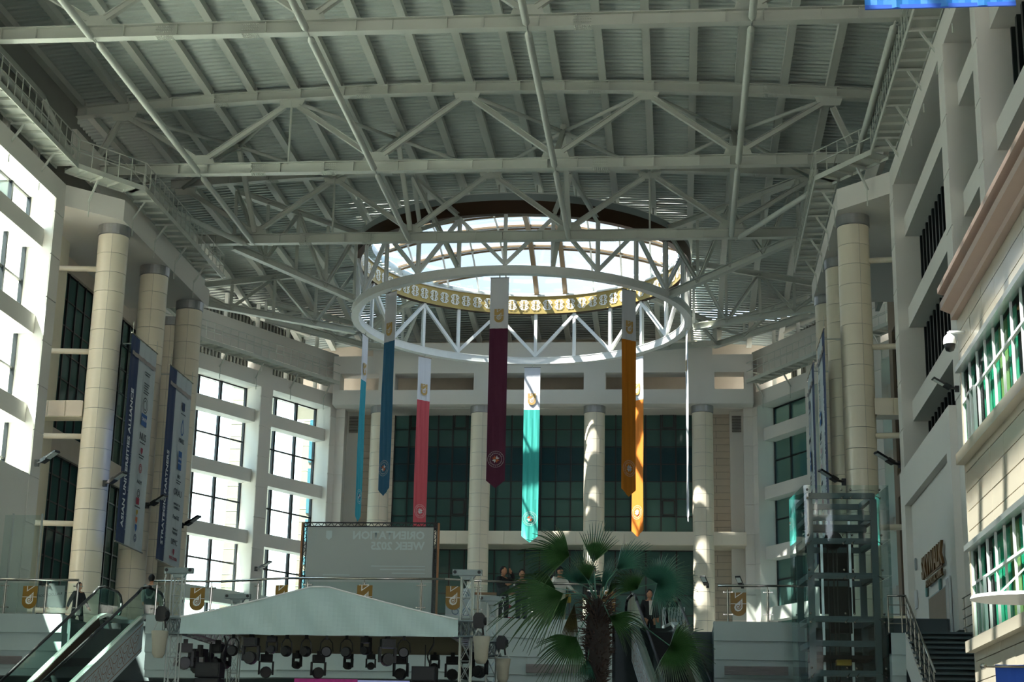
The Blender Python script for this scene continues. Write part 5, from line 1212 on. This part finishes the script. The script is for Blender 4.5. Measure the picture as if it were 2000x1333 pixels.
def frond(hub, ang, spread, rad, m='leaf', tilt=0, droop=.35, n=26, base=None, fold=0, yaw=0, depth=0):
    """fan leaf: hub in photo pixels, ang = main direction (deg, 0 = right, 90 = up)"""
    hp = atY(hub[0], hub[1], 30+depth)-Vector((-1.42, 30, 0)); base = Vector(base or (random.uniform(-.05, .05), random.uniform(-.05, .05), 4.75)); rr = rad/108.
    fr = link('frond', None, pt) if False else None
    mid = (hp+base)/2+Vector((0, 0, .12)); pts = [base.lerp(mid, k/4) if k <= 4 else mid.lerp(hp, (k-4)/4) for k in range(9)]
    mb = MB()
    for k in range(8): mb.tube(pts[k], pts[k+1], .016-.001*k, 5, cap=False)
    lf = ob('frond', mb, 'leaf_dry' if m == 'leaf_dry' else 'leaf_teal', pt)
    mb = MB(); ca, sa = math.cos(R(yaw)), math.sin(R(yaw)); ct, st = math.cos(R(tilt)), math.sin(R(tilt))
    def place(u, v, w_):   # u right, v up in leaf plane, w out towards camera
        y_ = -w_*ct+v*st; z_ = v*ct+w_*st; x_ = u*ca-y_*sa; y2 = u*sa+y_*ca; return hp+Vector((x_, y2, z_))
    for i in range(n):
        th = R(ang+spread*(i/(n-1)-.5)); l = rr*(1-.28*abs(i/(n-1)-.5)*2)*random.uniform(.9, 1.05); cu, su = math.cos(th), math.sin(th); hw = rr*.42*math.tan(R(spread/n/2))*1.05
        prev = None; dr_ = random.uniform(.5, 1.3)*droop; K = 7
        for k in range(K+1):
            f_ = k/K; d_ = l*f_; wd_ = hw*f_/.38 if f_ <= .38 else hw*max(0, 1-(f_-.38)/.62)**.8+.0015
            sag = -dr_*rr*max(0, f_-.45)**2*1.6; ridge = .012+.05*f_*fold
            c_ = (cu*d_, su*d_+sag, 0); px2, py2 = -su, cu
            cur = (place(c_[0]-px2*wd_, c_[1]-py2*wd_, -ridge), place(c_[0], c_[1], ridge*.6), place(c_[0]+px2*wd_, c_[1]+py2*wd_, -ridge))
            if prev: mb.add([*prev, *cur], [(0, 1, 4, 3), (1, 2, 5, 4)])
            prev = cur
    ob('leaf_blade', mb, m, lf)
    return lf
B_ = {}
for a in [((1112, 1086), 165, 120, 100, 'leaf', 10, .25), ((1158, 1100), 78, 70, 95, 'leaf', 5, .1), ((1205, 1112), 42, 75, 88, 'leaf_teal', 12, .15), ((1284, 1140), 20, 250, 82, 'leaf_teal', 10, .35), ((1245, 1152), 130, 120, 62, 'leaf', 15, .3),
          ((1100, 1160), 200, 95, 150, 'leaf', 20, .45), ((1085, 1150), 175, 110, 100, 'leaf', 20, .5), ((1125, 1245), 232, 120, 100, 'leaf', 15, .45), ((1130, 1140), 80, 150, 68, 'leaf_teal', 30, .2), ((1190, 1205), -22, 80, 85, 'leaf', 10, .5),
          ((1308, 1262), -25, 190, 92, 'leaf', 12, .3), ((1150, 1135), 100, 60, 75, 'leaf', 5, .1), ((1122, 1180), 262, 30, 120, 'leaf_dry', 0, .1), ((1148, 1288), 262, 60, 62, 'leaf_teal', 0, .2), ((1175, 1150), 65, 40, 75, 'leaf_teal', 5, .1), ((1110, 1165), 235, 45, 110, 'leaf', 10, .4), ((1185, 1165), 60, 30, 60, 'leaf', 10, .2)]:
    frond(a[0], a[1], a[2], a[3], a[4], a[5], a[6], n=max(12, int(a[2]/3.9)), depth=random.uniform(-.5, .4))
# ================================================================ PEOPLE
def person(label, p, face, H, top, legs, pose='stand', hair='short', shoes='shoe', extras=()):
    """p = feet position, face = yaw the figure faces (0 = towards -Y, camera)"""
    t = thing('person', label, 'person', p, R(face)); s = H/1.75
    J = {}; V = []; E_ = []; Rr = []; tagm = []
    def v(n_, x, y, z, r_, m_, par=None):
        J[n_] = len(V); V.append((x*s, y*s, z*s)); Rr.append(r_*s*(1.32 if r_ > .03 else 1)); tagm.append(m_)
        if par is not None: E_.append((J[par], J[n_]))
    sit = pose == 'sit'; hz = .93 if not sit else .5
    v('pel', 0, 0, hz, .145, legs); v('belly', 0, 0, hz+.15, .145, top, 'pel'); v('chest', 0, -.01, hz+.36, .165, top, 'belly'); v('collar', 0, 0, hz+.5, .075, top, 'chest'); v('nk', 0, -.0, hz+.56, .045, 'skin', 'collar'); v('hd0', 0, -.01, hz+.6, .06, 'skin', 'nk')
    st = {'walk': .2, 'stand': .03, 'text': .02, 'look': .05, 'head': .03, 'sit': 0}[pose]
    for sd, nm, f_ in ((-1, 'L', -1), (1, 'R', 1)):
        if sit:
            v('hp'+nm, .1*sd, 0, hz, .1, legs, 'pel'); v('kn'+nm, .14*sd, -.42, hz+.02, .07, legs, 'hp'+nm); v('an'+nm, .14*sd, -.42, .09, .045, legs, 'kn'+nm)
        else:
            v('hp'+nm, .095*sd, 0, hz-.08, .1, legs, 'pel'); v('kn'+nm, .11*sd, -.04-st*f_*.5, .5, .068, legs, 'hp'+nm); v('an'+nm, .11*sd, -st*f_*1.1+(.06 if st > .1 else 0), .09, .048, legs, 'kn'+nm)
        ay = J['an'+nm]; ax = V[ay][0]/s; ayy = V[ay][1]/s
        v('to'+nm, ax, ayy-.17, .035, .036, shoes, 'an'+nm)
        v('sh'+nm, .19*sd, 0, hz+.46, .075, top, 'chest')
        if pose == 'head' and sd > 0: e, wz = (.33, -.14, hz+.5), (.14, -.2, hz+.68)
        elif pose in ('text', 'head'): e, wz = (.25, -.06, hz+.22), (.13, -.3, hz+.26)
        elif pose == 'walk': e, wz = (.27, -.08*f_+.02, hz+.2), (.3, -.2*f_-.03, hz-.02)
        elif pose == 'look' and sd > 0: e, wz = (.26, -.12, hz+.25), (.3, -.3, hz+.12)
        elif sit: e, wz = (.24, -.08, hz+.2), (.15, -.3, hz+.12)
        else: e, wz = (.25, .02, hz+.2), (.25, -.06, hz-.03)
        v('el'+nm, e[0]*sd, e[1], e[2], .058, top, 'sh'+nm); v('wr'+nm, wz[0]*sd, wz[1], wz[2], .042, top, 'el'+nm)
        W3 = Vector((wz[0]*sd, wz[1], wz[2])); E3 = Vector((e[0]*sd, e[1], e[2])); d = (W3-E3).normalized(); pm_ = W3+d*.07; v('pa'+nm, *pm_, .034, 'skin', 'wr'+nm)
        sx_ = d.cross(Vector((0, 1, 0))).normalized() if abs(d.y) < .9 else Vector((1, 0, 0))
        for q in range(4): o3 = sx_*((q-1.5)*.02); v('f%s%d' % (nm, q), *(pm_+o3+d*.03), .0095, 'skin', 'pa'+nm); v('g%s%d' % (nm, q), *(pm_+o3+d*(.075+.012*(1.5-abs(q-1.5)))+Vector((0, -.012, 0))), .008, 'skin', 'f%s%d' % (nm, q))
        v('t%s' % nm, *(W3+d*.05+sx_*.045), .01, 'skin', 'wr'+nm)
    me = bpy.data.meshes.new('body'); me.from_pydata(V, E_, []); o = link('body', me); sm = o.modifiers.new('skin', 'SKIN'); sm.use_smooth_shade = True
    for i, r_ in enumerate(Rr): me.skin_vertices[0].data[i].radius = (r_, r_*(.72 if i in (J['chest'], J['belly'], J['pel']) else 1)); me.skin_vertices[0].data[i].use_root = i == 0
    o.modifiers.new('sub', 'SUBSURF').levels = 1; dg = C.evaluated_depsgraph_get(); me2 = bpy.data.meshes.new_from_object(o.evaluated_get(dg)); bpy.data.objects.remove(o)
    # head added to the same mesh
    bm = bmesh.new(); bm.from_mesh(me2); nb_ = len(bm.faces); hb = MB(); hc = Vector((0, -.025, hz+.71)) if not sit else Vector((0, -.025, hz+.71)); hb.ball(hc*s, .112*s, 14, 1.22, .84, 1.0); hb.ball((hc+Vector((0, -.105, -.015)))*s, .018*s, 6, 1.4)
    hb.ball((hc+Vector((-.085, 0, -.01)))*s, .025*s, 6, 1.4, .5); hb.ball((hc+Vector((.085, 0, -.01)))*s, .025*s, 6, 1.4, .5); hb.ball((hc+Vector((0, -.085, -.06)))*s, .022*s, 6, .4, 1.4)
    vs = [bm.verts.new(q) for q in hb.v]
    for f_ in hb.f:
        try: bm.faces.new([vs[i] for i in f_])
        except ValueError: pass
    ms = []; mp = {}
    for n_ in tagm:
        if n_ not in mp: mp[n_] = len(ms); ms.append(n_)
    if 'skin' not in mp: mp['skin'] = len(ms); ms.append('skin')
    segs = [(Vector(V[a]), Vector(V[b]), tagm[b]) for a, b in E_]
    bm.faces.ensure_lookup_table()
    for i, f_ in enumerate(bm.faces):
        f_.smooth = True; c = f_.calc_center_median()
        if i >= nb_: f_.material_index = mp['skin']; continue
        best = None
        for a, b, m_ in segs:
            ab = b-a; k = max(0, min(1, (c-a).dot(ab)/ab.length_squared)); dd = (a+ab*k-c).length
            if best is None or dd < best[0]: best = (dd, m_)
        f_.material_index = mp[best[1]]
    me2.materials.clear(); bm.to_mesh(me2); bm.free()
    for n_ in ms: me2.materials.append(M[n_])
    link('body', me2, t)
    for ex in (-.035, .035): ob('eye', MB().ball((hc+Vector((ex, -.09, .015)))*s, .012*s, 6), 'black', t)
    if hair != 'none':
        mb = MB(); mb.ball((hc+Vector((0, .022, .03)))*s, .124*s, 14, 1.12, .9, .95)
        if hair == 'long': mb.ball((hc+Vector((0, .05, -.12)))*s, .1*s, 10, 1.9, .95, .6)
        mb.v = [(x_, max(y_, (-.055-.03 if z_ > (hc.z+.06)*s else -.02)*s), z_) for x_, y_, z_ in mb.v]
        ob('hair', mb, 'hair', t, smooth=True)
    for e_ in extras:
        if e_ == 'cap': ob('cap', MB().ball((hc+Vector((0, 0, .05)))*s, .108*s, 12, .9, .92, 1.05).box(-.07*s, .07*s, -.2*s, -.08*s, (hc.z+.05)*s, (hc.z+.065)*s), 't_black', t, smooth=False)
        if e_ == 'hood': ob('hood', MB().ball(Vector((0, .07, hz+.54))*s, .1*s, 10, .8, 1.2, .8), top, t, smooth=True)
        if e_ == 'tote': ob('tote_bag', MB().box(.22*s, .3*s, -.2*s, .14*s, (hz-.25)*s, (hz+.02)*s).tube((.26*s, -.1*s, (hz)*s), (.22*s, 0, (hz+.48)*s), .01, 5), 'tote_yellow', t)
        if e_ == 'coat': ob('coat', MB().lathe([(.17*s, hz*s+.2*s), (.2*s, (hz-.05)*s), (.21*s, (hz-.32)*s), (.19*s, (hz-.32)*s)], (0, 0, 0), 14), top, t, smooth=True)
        if e_ == 'shirt': ob('shirt_front', MB().box(-.045*s, .045*s, -.165*s, -.1*s, (hz+.05)*s, (hz+.5)*s), 't_white', t)
        if e_ == 'phone': ob('phone', MB().box(.08*s, .15*s, -.38*s, -.365*s, (hz+.25)*s, (hz+.38)*s), 'white_plastic', t)
        if e_ == 'backpack': ob('backpack', MB().ball(Vector((0, .16, hz+.3))*s, .15*s, 10, 1.3, .9, .6), 't_black', t, smooth=True)
        if e_ == 'chair': ob('seat_block', MB().box(-.22*s, .22*s, -.2*s, .2*s, .38*s, .42*s).box(-.2*s, -.17*s, -.18*s, -.15*s, 0, .4*s).box(.17*s, .2*s, -.18*s, -.15*s, 0, .4*s).box(-.2*s, -.17*s, .15*s, .18*s, 0, .4*s).box(.17*s, .2*s, .15*s, .18*s, 0, .4*s), 'alu', t)
    return t
def feet(x, Y, z=ZF-.05): q = atY(x, 1200, Y); return (q.x, Y, z)
person('person in a black coat walking along the gallery at far left', feet(150, 57.3), 60, 1.72, 't_black', 't_black', 'walk', extras=('coat',))
person('person with a patterned top and black backpack seen from behind, beyond the left escalator', feet(291, 55.2), 180, 1.76, 't_plaid', 't_black', 'stand', extras=('backpack',))
person('man in black holding a hand to his head behind the balustrade', feet(981, 52.7), 50, 1.8, 't_black', 't_black', 'head', extras=('phone',))
person('man in a grey hoodie looking down at his phone behind the balustrade', feet(1018, 53.0), 10, 1.74, 't_gray', 't_denim', 'text', extras=('hood', 'phone'))
person('person in a teal top partly hidden behind the man with the cap', feet(1077, 53.9), 60, 1.68, 't_teal', 't_khaki', 'stand', 'long')
person('man in a white sweater and black cap with a yellow bag, behind the palm leaves', feet(1092, 52.6), 35, 1.8, 't_white', 't_khaki', 'look', extras=('cap', 'tote'))
person('man in a black jacket and white shirt beside the third back column', feet(1157, 52.7), -15, 1.83, 't_black', 't_denim', 'stand', extras=('shirt',))
person('seated person with dark hair just behind the balustrade, right of the palm trunk', feet(1180, 52.6, ZF-.05-.55), 20, 1.7, 't_gray', 't_black', 'sit', extras=('chair',))
person('man in a black suit at the top of the right escalator', feet(1268, 53.8, ZF-.6), 20, 1.78, 't_black', 't_black', 'stand', extras=('shirt',))
# things on the gallery: counter, boards, kiosk
t = thing('service_counter', 'pale service counter with brown top behind the balustrade near the column', 'counter', (-6.9, 56, ZF-.05)); ob('body', MB().box(0, 2.6, 0, .6, 0, 1.3), 't_white', t); ob('worktop', MB().box(-.05, 2.65, -.05, .65, 1.3, 1.38), 'wood_edge', t)
for k in range(3): ob('front_panel', MB().box(.05+k*.86, .83+k*.86, -.02, 0, .1, 1.2), 't_white', t)
t = thing('display_board', 'white board with pale blue ornament beside the projection screen', 'board', (-7.6, 54.6, ZF-.05)); ob('panel', MB().box(0, .95, 0, .03, 0, 1.35), 'ink_white', t)
mb = MB()
for cx_, cz_ in ((.25, 1.0), (.6, 1.1), (.35, .6), (.7, .55), (.2, .3)):
    ribbon(mb, [(cx_+.17*(1-.7*i/16)*math.cos(i*.55), cz_+.17*(1-.7*i/16)*math.sin(i*.55)) for i in range(17)], .035, lambda x, z: Vector((x, -.006, z)))
ob('ornament', mb, 'c_bluegray', t); ob('stand_foot', MB().box(.1, .85, -.15, .2, 0, .03), 'black', t)
t = thing('display_board', 'white information board with red mark behind the front right stage tower', 'board', (-5.75, 54.6, ZF-.05)); ob('panel', MB().box(0, .5, 0, .03, .1, 1.1), 'ink_white', t); ob('red_mark', MB().prism([(-.1, -.08), (.12, 0), (-.1, .12)], (.3, -.005, .75), (1, 0, 0), (0, 0, 1), -.004), 'c_redprint', t); ob('red_bar', MB().box(.15, .45, -.006, -.002, .35, .42), 'c_redprint', t)
t = thing('partition', 'low patterned white and green partition beyond the top of the right escalator', 'partition', (-.5, 56.5, ZF-.05)); ob('panel', MB().box(0, .75, 0, .04, 0, 1.0), 'ink_white', t); mb = MB()
for k in range(7): ribbon(mb, [(.06+k*.1, 0), (.1+k*.1, .3), (.04+k*.1, .6), (.09+k*.1, 1.0)], .025, lambda x, z: Vector((x, -.012, z)))
ob('tracery', mb, 'green_case', t)
t = thing('hanging_sign', 'large white slanted sign board with dark letters behind the far left balustrade', 'sign', (atY(72, 1186, 57).x, 57, atY(72, 1186, 57).z)); ob('panel', MB().box(0, .95, 0, .04, 0, .75), 'panel_gray', t); text('RALLOCOOOF', 'lettering', .13, 'black', t, (.45, -.02, .42), (-1, 0, -.12), (0, 0, 1), 'CENTER', 0, .0)
t = thing('glass_entrance', 'glazed entrance box with brown door frame at the far left edge', 'entrance', (-24.2, 56.0, ZF-.05))
for x_ in (0, 1.0, 2.05): ob('frame_post', MB().box(x_-.03, x_+.03, -.03, .03, 0, 4.0), 'alu', t)
for i in range(2): ob('glass_panel', MB().add([(i*1.0+.04, 0, .1), (i*1.0+.98, 0, .1), (i*1.0+.98, 0, 3.95), (i*1.0+.04, 0, 3.95)], [(0, 1, 2, 3)]), 'rail_glass', t)
ob('door_frame', MB().box(-.3, .55, .1, .2, 2.1, 2.4).box(.45, .6, .1, .2, 0, 2.4), 'wood_edge', t)
